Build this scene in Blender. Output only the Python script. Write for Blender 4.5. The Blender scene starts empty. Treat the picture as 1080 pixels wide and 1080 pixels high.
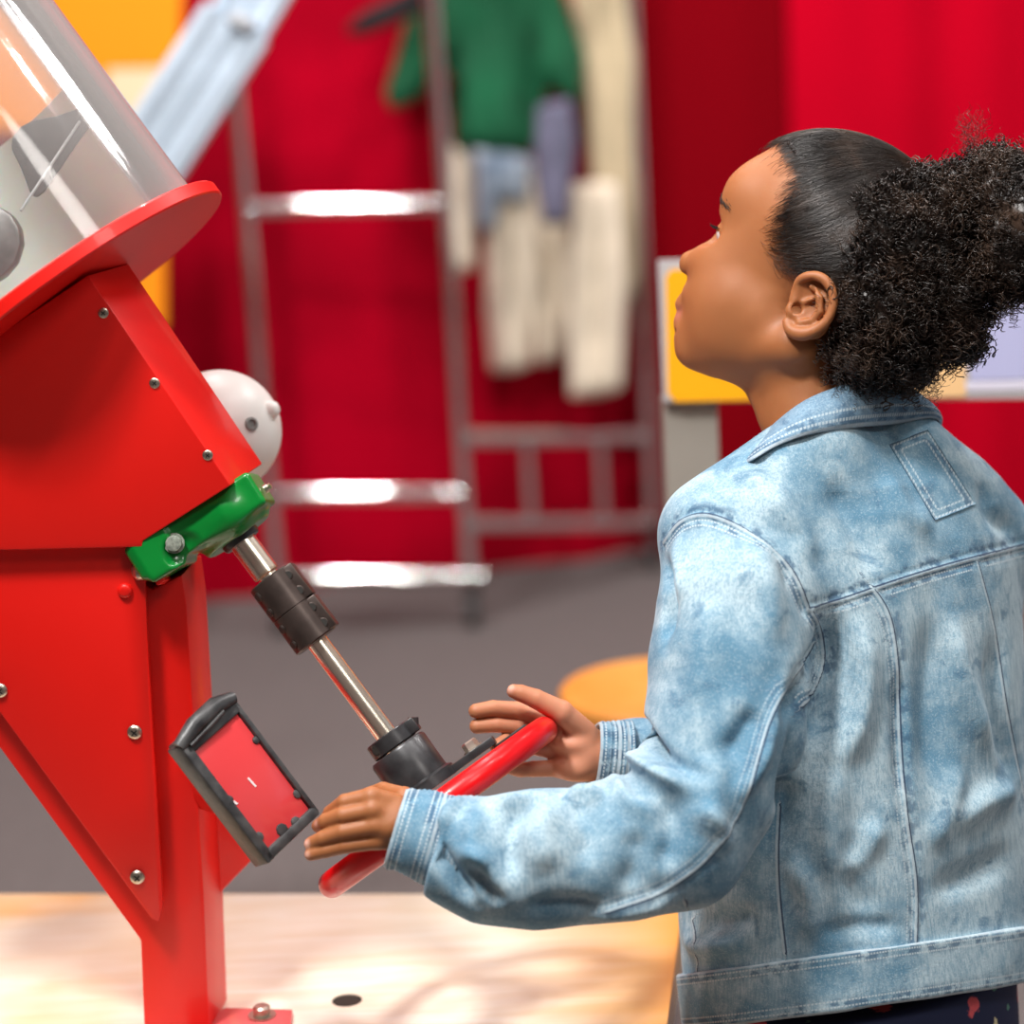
import bpy, bmesh, math, random, os
import numpy as np
from mathutils import Vector, Matrix
random.seed(7); RNG = np.random.default_rng(11)
SC = bpy.context.scene
COL = SC.collection
# ------------------------------------------------------------------ camera
FPX = 2500.0
CAM = np.array([0.0, 0.0, 1.42])
PITCH, ROLL = math.radians(13.0), math.radians(2.9)
F_ = np.array([0, math.cos(PITCH), -math.sin(PITCH)])
U0 = np.array([0, math.sin(PITCH), math.cos(PITCH)])
R0 = np.array([1.0, 0, 0])
U_ = math.cos(ROLL) * U0 + math.sin(ROLL) * R0
R_ = math.cos(ROLL) * R0 - math.sin(ROLL) * U0
def ray(px, py): return F_ + (px - 540) / FPX * R_ - (py - 540) / FPX * U_
def P(px, py, d): return CAM + d * ray(px, py)          # point of the place seen at a photo position, d metres deep
def Qy(px, py, y): r = ray(px, py); return CAM + r * (y - CAM[1]) / r[1]
def Gz(px, py, z): r = ray(px, py); return CAM + r * (z - CAM[2]) / r[2]
def V(x, y, d=0.0): v = x * R_ - y * U_ + d * F_; return v / np.linalg.norm(v)
cam = bpy.data.cameras.new('camera'); co = bpy.data.objects.new('camera', cam); COL.objects.link(co)
m = Matrix(((R_[0], U_[0], -F_[0], CAM[0]), (R_[1], U_[1], -F_[1], CAM[1]), (R_[2], U_[2], -F_[2], CAM[2]), (0, 0, 0, 1)))
co.matrix_world = m
cam.sensor_width = 36; cam.lens = FPX / 1080 * 36; cam.clip_end = 60
cam.dof.use_dof = True; cam.dof.focus_distance = 1.93; cam.dof.aperture_fstop = 2.6
SC.camera = co
SC.view_settings.view_transform = 'Standard'; SC.view_settings.look = 'None'
SC.view_settings.gamma = 1.0; SC.view_settings.use_curve_mapping = False
# ------------------------------------------------------------------ materials
def mat(name, color, rough=0.5, metal=0.0, coat=0.0, spec=0.5, noise=0.0, nscale=20, bump=0.0, bscale=200, color2=None, sss=0.0, coords='Object'):
    mt = bpy.data.materials.new(name); mt.use_nodes = True
    nt = mt.node_tree; b = nt.nodes['Principled BSDF']
    b.inputs['Roughness'].default_value = rough; b.inputs['Metallic'].default_value = metal
    b.inputs['Coat Weight'].default_value = coat; b.inputs['Coat Roughness'].default_value = 0.08
    b.inputs['Specular IOR Level'].default_value = spec
    tc = nt.nodes.new('ShaderNodeTexCoord')
    c = (*color, 1)
    if noise > 0 or color2:
        n = nt.nodes.new('ShaderNodeTexNoise'); n.inputs['Scale'].default_value = nscale; n.inputs['Detail'].default_value = 4
        nt.links.new(tc.outputs[coords], n.inputs['Vector'])
        mx = nt.nodes.new('ShaderNodeMix'); mx.data_type = 'RGBA'
        rp = nt.nodes.new('ShaderNodeValToRGB'); rp.color_ramp.elements[0].position = .35; rp.color_ramp.elements[1].position = .65
        nt.links.new(n.outputs['Fac'], rp.inputs['Fac']); nt.links.new(rp.outputs['Color'], mx.inputs[0])
        mx.inputs[6].default_value = c
        c2 = color2 if color2 else tuple(max(0, x * (1 - noise)) for x in color)
        mx.inputs[7].default_value = (*c2, 1)
        nt.links.new(mx.outputs[2], b.inputs['Base Color'])
    else:
        b.inputs['Base Color'].default_value = c
    if bump > 0:
        n = nt.nodes.new('ShaderNodeTexNoise'); n.inputs['Scale'].default_value = bscale; n.inputs['Detail'].default_value = 3
        nt.links.new(tc.outputs[coords], n.inputs['Vector'])
        bp = nt.nodes.new('ShaderNodeBump'); bp.inputs['Strength'].default_value = bump; bp.inputs['Distance'].default_value = 0.002
        nt.links.new(n.outputs['Fac'], bp.inputs['Height']); nt.links.new(bp.outputs['Normal'], b.inputs['Normal'])
    if sss > 0:
        b.inputs['Subsurface Weight'].default_value = sss; b.inputs['Subsurface Radius'].default_value = (1, .35, .2); b.inputs['Subsurface Scale'].default_value = 0.006
    return mt
# ------------------------------------------------------------------ object helpers
def wloc(o):
    l = Vector((0, 0, 0))
    while o is not None: l = l + o.location; o = o.parent
    return l
def meta(o, label=None, cat=None, group=None, kind=None):
    if label: o['label'] = label
    if cat: o['category'] = cat
    if group: o['group'] = group
    if kind: o['kind'] = kind
    return o
def empty(name, loc, label=None, cat=None, group=None):
    o = bpy.data.objects.new(name, None); o.location = Vector([float(v) for v in loc]); o.empty_display_size = .05; COL.objects.link(o)
    return meta(o, label, cat, group)
def obj(name, geo, mt, parent=None, loc=None, smooth=None, label=None):
    """geo: list of (verts, faces) world coordinates -> ONE mesh object"""
    if isinstance(geo, bmesh.types.BMesh):
        me = bpy.data.meshes.new(name); geo.to_mesh(me); geo.free()
    else:
        if isinstance(geo, tuple): geo = [geo]
        vs, fs, off, mi = [], [], 0, []
        for g in geo:
            v, f = g[0], g[1]; k = g[2] if len(g) > 2 else 0
            vs.append(np.asarray(v, dtype=float).reshape(-1, 3))
            fs.extend([[i + off for i in q] for q in f]); mi.extend([k] * len(f)); off += len(v)
        vs = np.concatenate(vs)
        me = bpy.data.meshes.new(name); me.from_pydata([tuple(v) for v in vs], [], fs)
        me.polygons.foreach_set('material_index', mi)
        me.update()
    for mm in (mt if isinstance(mt, (list, tuple)) else [mt]): me.materials.append(mm)
    o = bpy.data.objects.new(name, me); COL.objects.link(o)
    if parent is not None: base = wloc(parent); o.parent = parent; origin = base
    else:
        if loc is None:
            co_ = np.empty(len(me.vertices) * 3); me.vertices.foreach_get('co', co_); co_ = co_.reshape(-1, 3)
            lo, hi = co_.min(0), co_.max(0); loc = ((lo[0] + hi[0]) / 2, (lo[1] + hi[1]) / 2, lo[2])
        origin = Vector([float(v) for v in loc]); o.location = origin
    me.transform(Matrix.Translation(-origin))
    if smooth is not None:
        if smooth == 'all': me.polygons.foreach_set('use_smooth', [True] * len(me.polygons))
        else:
            me.polygons.foreach_set('use_smooth', [True] * len(me.polygons))
            try: me.set_sharp_from_angle(angle=math.radians(smooth))
            except Exception: pass
    me.update()
    if label: o['label'] = label
    return o
def unit(v): v = np.asarray(v, float); return v / np.linalg.norm(v)
def basis(axis, hint=(0.123, 0.9, 0.3)):
    a = unit(axis); h = np.asarray(hint, float); x = unit(h - a * h.dot(a)); return a, x, np.cross(a, x)
def prism(poly, vec):
    n = len(poly); a = [np.asarray(p, float) for p in poly]; b = [p + vec for p in a]
    return (a + b, [list(range(n))[::-1], list(range(n, 2 * n))] + [[i, (i + 1) % n, n + (i + 1) % n, n + i] for i in range(n)])
def bev(geo, w=0.002, seg=2, ang=25):
    bm = bmesh.new(); vs = [bm.verts.new(tuple(v)) for v in geo[0]]
    for f in geo[1]:
        try: bm.faces.new([vs[i] for i in f])
        except ValueError: pass
    bmesh.ops.remove_doubles(bm, verts=bm.verts, dist=1e-6)
    bmesh.ops.recalc_face_normals(bm, faces=bm.faces)
    ed = [e for e in bm.edges if len(e.link_faces) == 2 and e.calc_face_angle(0) > math.radians(ang)]
    if ed: bmesh.ops.bevel(bm, geom=ed, offset=w, segments=seg, profile=.5, affect='EDGES', clamp_overlap=True)
    bm.verts.ensure_lookup_table(); bm.verts.index_update()
    v = [np.array(x.co) for x in bm.verts]; f = [[q.index for q in x.verts] for x in bm.faces]; bm.free()
    return (v, f)
def lathe(o, axis, prof, n=32, hint=(0.123, 0.9, 0.3)):
    a, x, y = basis(axis, hint); o = np.asarray(o, float); vs, fs = [], []
    for s, r in prof:
        for k in range(n):
            t = 2 * math.pi * k / n; vs.append(o + a * s + r * (math.cos(t) * x + math.sin(t) * y))
    for i in range(len(prof) - 1):
        for k in range(n):
            k2 = (k + 1) % n; fs.append([i * n + k, i * n + k2, (i + 1) * n + k2, (i + 1) * n + k])
    if prof[0][1] > 1e-6: fs.append(list(range(n))[::-1])
    if prof[-1][1] > 1e-6: fs.append([(len(prof) - 1) * n + k for k in range(n)])
    return (vs, fs)
def cyl(a, b, r, n=24, r2=None, e=0.0):
    a, b = np.asarray(a, float), np.asarray(b, float); L = np.linalg.norm(b - a); r2 = r if r2 is None else r2
    if e: return lathe(a, b - a, [(0, r - e), (e, r), (L - e, r2), (L, r2 - e)], n)
    return lathe(a, b - a, [(0, r), (L, r2)], n)
def tube(pts, rad, n=12, cap=True):
    pts = [np.asarray(p, float) for p in pts]; rad = rad if hasattr(rad, '__len__') else [rad] * len(pts)
    t0 = unit(pts[1] - pts[0]); _, x, _ = basis(t0); vs, fs = [], []
    for i, p in enumerate(pts):
        t = unit(pts[min(i + 1, len(pts) - 1)] - pts[max(i - 1, 0)]); x = unit(x - t * x.dot(t)); y = np.cross(t, x)
        for k in range(n): a = 2 * math.pi * k / n; vs.append(p + rad[i] * (math.cos(a) * x + math.sin(a) * y))
    for i in range(len(pts) - 1):
        for k in range(n): k2 = (k + 1) % n; fs.append([i * n + k, i * n + k2, (i + 1) * n + k2, (i + 1) * n + k])
    if cap: fs.append(list(range(n))[::-1]); fs.append([(len(pts) - 1) * n + k for k in range(n)])
    return (vs, fs)
def torus(c, axis, R, r, n=96, k=24):
    a, x, y = basis(axis); c = np.asarray(c, float); vs, fs = [], []
    for i in range(n):
        t = 2 * math.pi * i / n; d = math.cos(t) * x + math.sin(t) * y
        for j in range(k): s = 2 * math.pi * j / k; vs.append(c + d * (R + r * math.cos(s)) + a * r * math.sin(s))
    for i in range(n):
        for j in range(k): fs.append([i * k + j, ((i + 1) % n) * k + j, ((i + 1) % n) * k + (j + 1) % k, i * k + (j + 1) % k])
    return (vs, fs)
def box(c, ax, ay, az, hx, hy, hz):
    c = np.asarray(c, float); ax, ay, az = (np.asarray(q, float) for q in (ax, ay, az)); vs = []
    for i in (-1, 1):
        for j in (-1, 1):
            for k in (-1, 1): vs.append(c + i * hx * ax + j * hy * ay + k * hz * az)
    return (vs, [[0, 1, 3, 2], [4, 6, 7, 5], [0, 4, 5, 1], [2, 3, 7, 6], [0, 2, 6, 4], [1, 5, 7, 3]])
def sphere(c, r, n=32, m=16):
    return lathe(c, (0, 0, 1), [(-r * math.cos(math.pi * i / m), max(1e-6, r * math.sin(math.pi * i / m))) for i in range(m + 1)], n)
def X(v, y=0): return v
def screw(p, n, r, h, mt, parent, name='screw', slot=True):
    n = unit(n); g = [lathe(np.asarray(p) - n * .001, n, [(0, r), (.001 + h * .35, r), (h * .8 + .001, r * .8), (h + .001, r * .45), (h + .001, 1e-6)], 20)]
    if slot:
        _, x, y = basis(n, (.7, .1, .7)); q = np.asarray(p) + n * h
        g.append((*box(q, x, y, n, r * .5, r * .1, .0004), 1)); g.append((*box(q, y, x, n, r * .5, r * .1, .0004), 1))
    return obj(name, g, [mt, M['slot']], parent, smooth=40)
M = {}
M['slot'] = mat('dark_slot', (.02, .018, .015), .6)
# ------------------------------------------------------------------ implicit surfaces
f32 = np.float32
def smin(a, b, k):
    h = np.clip(.5 + .5 * (b - a) / k, 0, 1); return b + (a - b) * h - k * h * (1 - h)
def smax(a, b, k): return -smin(-a, -b, k)
def s_cone(p, a, b, ra, rb):                # round cone / tapered capsule
    a = np.asarray(a, f32); ba = np.asarray(b, f32) - a; pa = p - a
    h = np.clip(pa @ ba / max(float(ba @ ba), 1e-12), 0, 1)
    return np.linalg.norm(pa - h[:, None] * ba, axis=1) - (ra + (rb - ra) * h)
def s_chain(p, pts, rs, k=0.0):
    d = None
    for i in range(len(pts) - 1):
        e = s_cone(p, pts[i], pts[i + 1], rs[i], rs[i + 1]); d = e if d is None else (smin(d, e, k) if k else np.minimum(d, e))
    return d
def s_ell(p, c, r, Rm=None):                # ellipsoid, Rm rows = axes
    q = p - np.asarray(c, f32)
    if Rm is not None: q = q @ np.asarray(Rm, f32).T
    r = np.asarray(r, f32); k0 = np.linalg.norm(q / r, axis=1); k1 = np.linalg.norm(q / (r * r), axis=1)
    return k0 * (k0 - 1) / np.maximum(k1, 1e-9)
def s_box(p, c, Rm, h, r):
    q = np.abs((p - np.asarray(c, f32)) @ np.asarray(Rm, f32).T) - (np.asarray(h, f32) - r)
    return np.linalg.norm(np.maximum(q, 0), axis=1) + np.minimum(q.max(1), 0) - r
def s_cyl(p, a, b, r, e=.001):
    a = np.asarray(a, f32); b = np.asarray(b, f32); L = np.linalg.norm(b - a); ax = (b - a) / L; c = (a + b) / 2
    q = p - c; s = q @ ax; rr = np.linalg.norm(q - s[:, None] * ax, axis=1)
    d = np.stack([rr - r + e, np.abs(s) - L / 2 + e], 1)
    return np.linalg.norm(np.maximum(d, 0), axis=1) + np.minimum(d.max(1), 0) - e
def nets(sdf, lo, hi, h, B=12, slack=1.3, project=2):
    """block-sparse surface nets; sdf(Nx3)->N.  returns verts, quads"""
    lo = np.asarray(lo, float); hi = np.asarray(hi, float)
    nb = np.ceil((hi - lo) / (h * B)).astype(int); N = nb * B + 1
    g = np.stack(np.meshgrid(*[np.arange(k) for k in nb], indexing='ij'), -1).reshape(-1, 3)
    ctr = lo + (g + .5) * B * h
    dc = np.concatenate([sdf(c.astype(f32)) for c in np.array_split(ctr, max(1, len(ctr) // 60000))])
    act = g[np.abs(dc) < h * B * .87 * slack]; sg = g[(np.abs(dc) >= h * B * .87 * slack)]; sgn = np.sign(dc[(np.abs(dc) >= h * B * .87 * slack)])
    D = np.full(tuple(N), 1.0, f32)
    for (i, j, k), s in zip(sg, sgn):
        if s < 0: D[i * B:(i + 1) * B + 1, j * B:(j + 1) * B + 1, k * B:(k + 1) * B + 1] = -1
    off = np.stack(np.meshgrid(*[np.arange(B + 1)] * 3, indexing='ij'), -1).reshape(-1, 3)
    CH = 24
    for s in range(0, len(act), CH):
        a = act[s:s + CH]; idx = (a[:, None, :] * B + off[None]).reshape(-1, 3)
        d = sdf((lo + idx * h).astype(f32)).astype(f32)
        D[idx[:, 0], idx[:, 1], idx[:, 2]] = d
    S = D < 0
    # cells with sign change
    c000 = S[:-1, :-1, :-1]; cnt = np.zeros(c000.shape, np.int8)
    for a in (0, 1):
        for b in (0, 1):
            for c in (0, 1): cnt += S[a:S.shape[0] - 1 + a, b:S.shape[1] - 1 + b, c:S.shape[2] - 1 + c]
    cell = np.argwhere((cnt > 0) & (cnt < 8)); ID = np.full(c000.shape, -1, np.int32); ID[cell[:, 0], cell[:, 1], cell[:, 2]] = np.arange(len(cell))
    acc = np.zeros((len(cell), 3)); n = np.zeros(len(cell))
    cor = [(a, b, c) for a in (0, 1) for b in (0, 1) for c in (0, 1)]
    val = {q: D[cell[:, 0] + q[0], cell[:, 1] + q[1], cell[:, 2] + q[2]] for q in cor}
    for q in cor:
        for ax in range(3):
            if q[ax] == 0:
                r = list(q); r[ax] = 1; r = tuple(r); v0, v1 = val[q], val[r]; m_ = (v0 < 0) != (v1 < 0)
                t = np.where(m_, v0 / np.where(v0 - v1 == 0, 1, v0 - v1), 0); pt = np.array(q, float)[None] + np.zeros((len(cell), 3)); pt[:, ax] += t
                acc += pt * m_[:, None]; n += m_
    vs = lo + (cell + acc / n[:, None]) * h
    quads = []
    for ax in range(3):
        sl0 = [slice(1, -1)] * 3; sl0[ax] = slice(0, -1); sl1 = list(sl0); sl1[ax] = slice(1, None)
        A_, B_ = S[tuple(sl0)], S[tuple(sl1)]; e = np.argwhere(A_ != B_); inside = A_[e[:, 0], e[:, 1], e[:, 2]]
        o_ = np.ones(3, int); o_[ax] = 0; e = e + o_
        u, w = [(1, 2), (2, 0), (0, 1)][ax]; du = np.zeros(3, int); du[u] = 1; dw = np.zeros(3, int); dw[w] = 1
        def gi(c): return ID[c[:, 0], c[:, 1], c[:, 2]]
        q = np.stack([gi(e - du - dw), gi(e - dw), gi(e), gi(e - du)], 1)
        q[~inside] = q[~inside][:, ::-1]; quads.append(q)
    quads = np.concatenate(quads); quads = quads[(quads >= 0).all(1)]
    for _ in range(project):
        dd, gr = grad(sdf, vs, h * .5); st = np.clip(dd, -h * .6, h * .6); vs = vs - gr * (st / np.maximum(1e-6, 1))[:, None]
    return vs, quads
def _ev(sdf, p):
    return np.concatenate([sdf(c.astype(f32)) for c in np.array_split(p, max(1, len(p) // 60000))])
def grad(sdf, p, e):
    d = _ev(sdf, p); g = np.zeros_like(p)
    for ax in range(3):
        o_ = np.zeros(3); o_[ax] = e; g[:, ax] = (_ev(sdf, p + o_) - _ev(sdf, p - o_)) / (2 * e)
    L = np.linalg.norm(g, axis=1); return d / np.maximum(L, .3), g / np.maximum(L, 1e-6)[:, None]
def np_mesh(name, vs, quads, mt, parent, attrs=None, smooth=True):
    me = bpy.data.meshes.new(name); org = wloc(parent) if parent is not None else Vector((0, 0, 0))
    v = (vs - np.array(org)).astype(f32); k = quads.shape[1]
    me.vertices.add(len(v)); me.vertices.foreach_set('co', v.ravel())
    me.loops.add(quads.size); me.loops.foreach_set('vertex_index', quads.astype(np.int32).ravel())
    me.polygons.add(len(quads)); me.polygons.foreach_set('loop_start', np.arange(0, quads.size, k, dtype=np.int32))
    me.polygons.foreach_set('loop_total', np.full(len(quads), k, np.int32)) if False else None
    me.update(calc_edges=True); me.validate()
    if smooth: me.polygons.foreach_set('use_smooth', np.ones(len(me.polygons), bool))
    for an, (tp, data) in (attrs or {}).items():
        at = me.attributes.new(an, tp, 'POINT')
        at.data.foreach_set('value' if tp == 'FLOAT' else 'vector' if tp == 'FLOAT_VECTOR' else 'color', data.astype(f32).ravel())
    for mm in (mt if isinstance(mt, (list, tuple)) else [mt]): me.materials.append(mm)
    o = bpy.data.objects.new(name, me); COL.objects.link(o)
    if parent is not None: o.parent = parent
    me.update(); return o
# ------------------------------------------------------------------ the red machine
M['red'] = mat('red_gloss_paint', (.80, .008, .004), .42, coat=.12, spec=.4, bump=.04, bscale=600)
M['red_wheel'] = mat('red_dipped_vinyl', (.68, .003, .006), .32, coat=.12, spec=.3)
M['green'] = mat('green_enamel_on_cast_iron', (.0, .20, .026), .3, coat=.3, bump=.08, bscale=70, spec=.4)
M['steel'] = mat('polished_steel', (.96, .88, .74), .27, metal=1)
M['zinc'] = mat('zinc_screw', (.62, .57, .47), .35, metal=1, noise=.3, nscale=400)
M['oxide'] = mat('black_oxide_steel', (.075, .055, .048), .38, metal=.6, noise=.3, nscale=60)
M['black'] = mat('worn_black_steel', (.022, .022, .024), .33, metal=.3, color2=(.05, .05, .052), nscale=60)
M['bpl'] = mat('scuffed_black_plastic', (.018, .018, .02), .4, color2=(.07, .07, .07), nscale=60, bump=.3, bscale=90)
M['pane'] = mat('red_backed_pane', (.66, .05, .055), .22, coat=.5)
M['scuff'] = mat('white_scuff', (.75, .68, .68), .6)
M['dome'] = mat('off_white_plastic', (.78, .76, .72), .4)
YF = 1.872
TZ = Qy(280, 1074, YF + .06)[2]
#           # world y of the machine's near face
MC = empty('hand_steered_exhibit', (-.27, YF + .05, TZ), 'large red painted steel machine with tilted clear drum, chrome shaft and red steering wheel', 'exhibit')
AD = unit(.588 * R_ - .809 * U_ + .03 * F_)          # axis of box and drum, pointing down to the right
def pol(pts, y): return [Qy(px, py, y) for px, py in pts]
Yv = np.array([0, 1.0, 0])
# upper box
bp = [(93, 290), (243, 512), (150, 571), (150, 577), (-190, 585), (-190, 480)]
pb = pol(bp, YF)
_n = Qy(243, 512, YF); qv = P(277, 489, (_n - CAM) @ F_ + .10) - _n
obj('upper_box', bev(prism(pb, qv * 1.0), .0015), M['red'], MC, smooth=30)
# raised edge strip of the right-hand plate seams
# gusset panel and leg
gp = [(-190, 520), (120, 560), (139, 572), (162, 607), (153, 614), (157, 700), (172, 955), (168, 972), (160, 970), (0, 752), (-190, 520)]
obj('side_gusset', bev(prism(pol(gp, YF + .012), Yv * .006), .0015), M['red'], MC, smooth=30)
lg = [(-190, 570), (130, 600), (160, 622), (192, 606), (197, 640), (215, 940), (221, 1092), (152, 1092), (148, 992), (0, 790), (-190, 560)]
obj('leg', bev(prism(pol(lg, YF + .030), Yv * .07 + R0 * .008), .003), M['red'], MC, smooth=30)
hv = [(40, 560), (198, 560), (205, 720), (211, 860), (160, 880), (60, 700)]
gr = [(190, 740), (226, 798), (268, 905), (233, 941), (214, 945)]
obj('side_gusset', bev(prism(pol(gr, YF + .090), Yv * .006), .0015), M['red'], MC, smooth=30)
# reinforcing rib on leg
rb = [(176, 612), (186, 612), (205, 940), (186, 900), (172, 955)]
for (x, y, yy) in [(109, 330, YF), (163, 404, YF), (219, 480, YF)]:
    screw(Qy(x, y, yy - .0), (0, -1, 0), .0042, .0015, M['zinc'], MC)
for (x, y, yy) in [(142, 772, YF + .012), (145, 925, YF + .012), (0, 728, YF + .012)]:
    screw(Qy(x, y, yy), (0, -1, 0), .0062, .0032, M['zinc'], MC)
screw(Qy(132, 623, YF + .012), (0, -1, 0), .0062, .0035, M['red'], MC, slot=False)
screw(Qy(148, 602, YF + .010), (-.75, -.6, .1), .0078, .006, M['zinc'], MC, slot=False)
# backing plate of the bearing, under the box
bk = prism([P(150, 574, 1.925), P(246, 512, 1.925), P(262, 530, 1.925), P(165, 618, 1.925), P(154, 600, 1.925)], F_ * .012)
obj('bearing_plate', bev((lambda a: a)(prism([P(139, 577, 1.93), P(146, 573, 1.93), P(174, 612, 1.93), P(166, 618, 1.93)], F_ * .04)), .001), M['red'], MC, smooth=30)
# foot flange on the table
fl = [Gz(205, 1084, TZ), Gz(238, 1069, TZ), Gz(309, 1071, TZ), Gz(306, 1110, TZ), Gz(190, 1112, TZ)]
ff = obj('foot_plate', bev(prism(fl, np.array([0, 0, .006])), .001), mat('faded_red_paint', (.66, .12, .12), .35, coat=.4), MC, smooth=30)
bo = Gz(277, 1078, TZ) + np.array([0, 0, .0062])
obj('bolt', [lathe(bo, (0, 0, 1), [(0, .012), (.0015, .012), (.0015, .0075), (.008, .0075), (.0095, .006), (.0095, 1e-6)], 24)], M['zinc'], MC, smooth=35)
# drum: red disc, acrylic cylinder and its contents
DC = P(79, 316, 1.965); DN = -AD; RD = .150
disc = lathe(DC, DN, [(-.0005, 1e-6), (-.0005, RD - .0015), (.001, RD), (.0105, RD), (.012, RD - .0015), (.012, 1e-6)], 96)
obj('drum_base_disc', disc, M['red'], MC, smooth=30)
ac = bpy.data.materials.new('clear_acrylic'); ac.use_nodes = True; nt = ac.node_tree; nt.nodes.clear()
o_ = nt.nodes.new('ShaderNodeOutputMaterial'); mx = nt.nodes.new('ShaderNodeMixShader'); gl = nt.nodes.new('ShaderNodeBsdfGlossy'); tr = nt.nodes.new('ShaderNodeBsdfTransparent')
df = nt.nodes.new('ShaderNodeBsdfDiffuse'); m2 = nt.nodes.new('ShaderNodeMixShader'); fr = nt.nodes.new('ShaderNodeFresnel')
gl.inputs['Roughness'].default_value = .06; fr.inputs['IOR'].default_value = 1.32; df.inputs['Color'].default_value = (.95, .90, .87, 1); tr.inputs['Color'].default_value = (.97, .97, .97, 1)
lw = nt.nodes.new('ShaderNodeLayerWeight'); lw.inputs['Blend'].default_value = .25
mr = nt.nodes.new('ShaderNodeMapRange'); mr.inputs['To Min'].default_value = .06; mr.inputs['To Max'].default_value = .55
nt.links.new(lw.outputs['Facing'], mr.inputs['Value']); nt.links.new(mr.outputs[0], m2.inputs[0])
nt.links.new(tr.outputs[0], m2.inputs[1]); nt.links.new(df.outputs[0], m2.inputs[2]); nt.links.new(fr.outputs[0], mx.inputs[0]); nt.links.new(m2.outputs[0], mx.inputs[1]); nt.links.new(gl.outputs[0], mx.inputs[2])
nt.links.new(mx.outputs[0], o_.inputs['Surface']); M['acrylic'] = ac
RC = .132
obj('acrylic_cylinder', lathe(DC, DN, [(.0125, RC - .005), (.0125, RC), (.42, RC), (.42, RC - .005), (.0125, RC - .005)], 96), ac, MC, smooth=40)
_, cx_, cy_ = basis(DN, F_)       # cx_ roughly away from the viewer
def dp(s, u, w): return DC + DN * s + u * cy_ + w * cx_
lin = [[], []]
M['cream'] = mat('cream_sheet', (.93, .82, .72), .55, noise=.06, nscale=14)
_b = M['cream'].node_tree.nodes['Principled BSDF']; _b.inputs['Transmission Weight'].default_value = .0; _b.inputs['Subsurface Weight'].default_value = .6; _b.inputs['Subsurface Scale'].default_value = .02
nn = 40; vs, fs = [], []
for i in range(nn + 1):
    t = math.radians(-88 + 176 * i / nn); dr = math.cos(t) * cx_ + math.sin(t) * cy_
    for s in (.014, .165): 
        for r in (RC - .0065, RC - .0085): vs.append(DC + DN * s + dr * r)
for i in range(nn):
    a = i * 4; b = a + 4
    fs += [[a, b, b + 2, a + 2], [a + 1, a + 3, b + 3, b + 1], [a, a + 1, b + 1, b], [a + 2, b + 2, b + 3, a + 3]]
obj('back_liner', (vs, fs), M['cream'], MC, smooth=40)
M['grey_plate'] = mat('grey_plate', (.17, .17, .17), .5, noise=.35, nscale=30)
M['milky'] = mat('milky_plastic', (.72, .74, .74), .35)
# blade, rod and scoop inside
sgn = 1 if dp(0, .1, 0) @ R_ > dp(0, 0, 0) @ R_ else -1
def pd(px, py, d): return P(px, py, d)
b1 = [pd(x_, y_, 1.97) for x_, y_ in [(12, 146), (20, 134), (34, 127), (60, 122), (88, 112), (100, 108), (104, 113), (98, 128), (80, 152), (60, 182), (46, 202), (38, 208), (32, 205), (22, 178), (12, 158)]]
obj('paddle', bev(prism(b1, F_ * .006), .002), M['grey_plate'], MC, smooth=30)
obj('spindle', [cyl(dp(.012, sgn * -.055, .0), dp(.16, sgn * -.055, 0), .004, 24), cyl(dp(.012, sgn * -.075, .02), dp(.09, sgn * -.075, .02), .014, 24)], M['milky'], MC, smooth=40)
ar = [pd(22, 222, 1.87), pd(84, 128, 1.9)]
obj('brace', [tube(ar, .0012, 10)], M['milky'], MC, smooth=40)
sc = [pd(x_, y_, 1.97) for x_, y_ in [(-20, 215), (0, 218), (12, 226), (20, 240), (22, 256), (16, 276), (4, 290), (-12, 300), (-30, 306)]]
obj('scoop', bev(prism(sc, F_ * .02), .004), mat('dull_aluminium', (.42, .42, .41), .35, metal=.6, noise=.4, nscale=50), MC, smooth=30)
# dome
dc = P(232, 455, 2.10); dr = 65 * 2.10 / FPX
dm = obj('dome_housing', sphere(dc, dr, 64, 32), M['dome'], MC, smooth='all')
nb = unit(P(288, 431, 2.08) - dc); obj('knob', lathe(dc + nb * (dr - .003), nb, [(0, .008), (.006, .0075), (.009, .005), (.0098, 1e-6)], 20), M['dome'], dm, smooth=50)
hb = unit(P(266, 447, 2.055) - dc); hp_ = dc + hb * dr
obj('port', [lathe(hp_ - hb * .001, hb, [(0, .0062), (.0022, .0062), (.0028, .005), (.0028, .0038), (.0012, .0034), (.0012, 1e-6)], 24)], mat('port_grey', (.2, .2, .19), .4), dm, smooth=40)
# green pillow-block bearing -------------------------------------------------
SA = P(252, 566, 1.968); SB = P(405, 772, 1.958)
WN = unit(.588 * R_ - .809 * U_ - .085 * F_)          # shaft / wheel axis
SX = unit(SB - SA)
gl_m = unit(P(243, 512, 1.95) - P(150, 571, 1.95)); gn = unit(np.cross(F_, gl_m)); gn = gn if gn @ AD > 0 else -gn
gq = np.cross(gl_m, gn); gq = gq if gq @ F_ < 0 else -gq      # towards viewer
def green_sdf(p):
    Rm = np.array([gl_m, gn, gq])
    c = P(210, 551, 1.968) + gn * .0035
    d = s_box(p, c + gn * .0, Rm, (.0600, .0155, .040), .004)
    ft = s_box(p, P(172, 582, 1.965), Rm, (.0165, .0200, .040), .004)
    d = smin(d, ft, .006)
    d = smin(d, s_cyl(p, SA - SX * .035 + F_ * -.0, SA + SX * .0005, .031, .004), .012)
    # sloping shoulder
    d = smin(d, s_cone(p, P(200, 560, 1.945), P(240, 540, 1.94), .010, .018), .012)
    # scooped recess around the bolt, left near side
    cc = P(193, 580, 1.922)
    d = smax(d, -s_ell(p, cc, (.017, .016, .012), Rm), .003)
    return d
cc = P(210, 555, 1.968)
gv, gf = nets(green_sdf, cc - .085, cc + .085, .0016, project=1)
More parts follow.
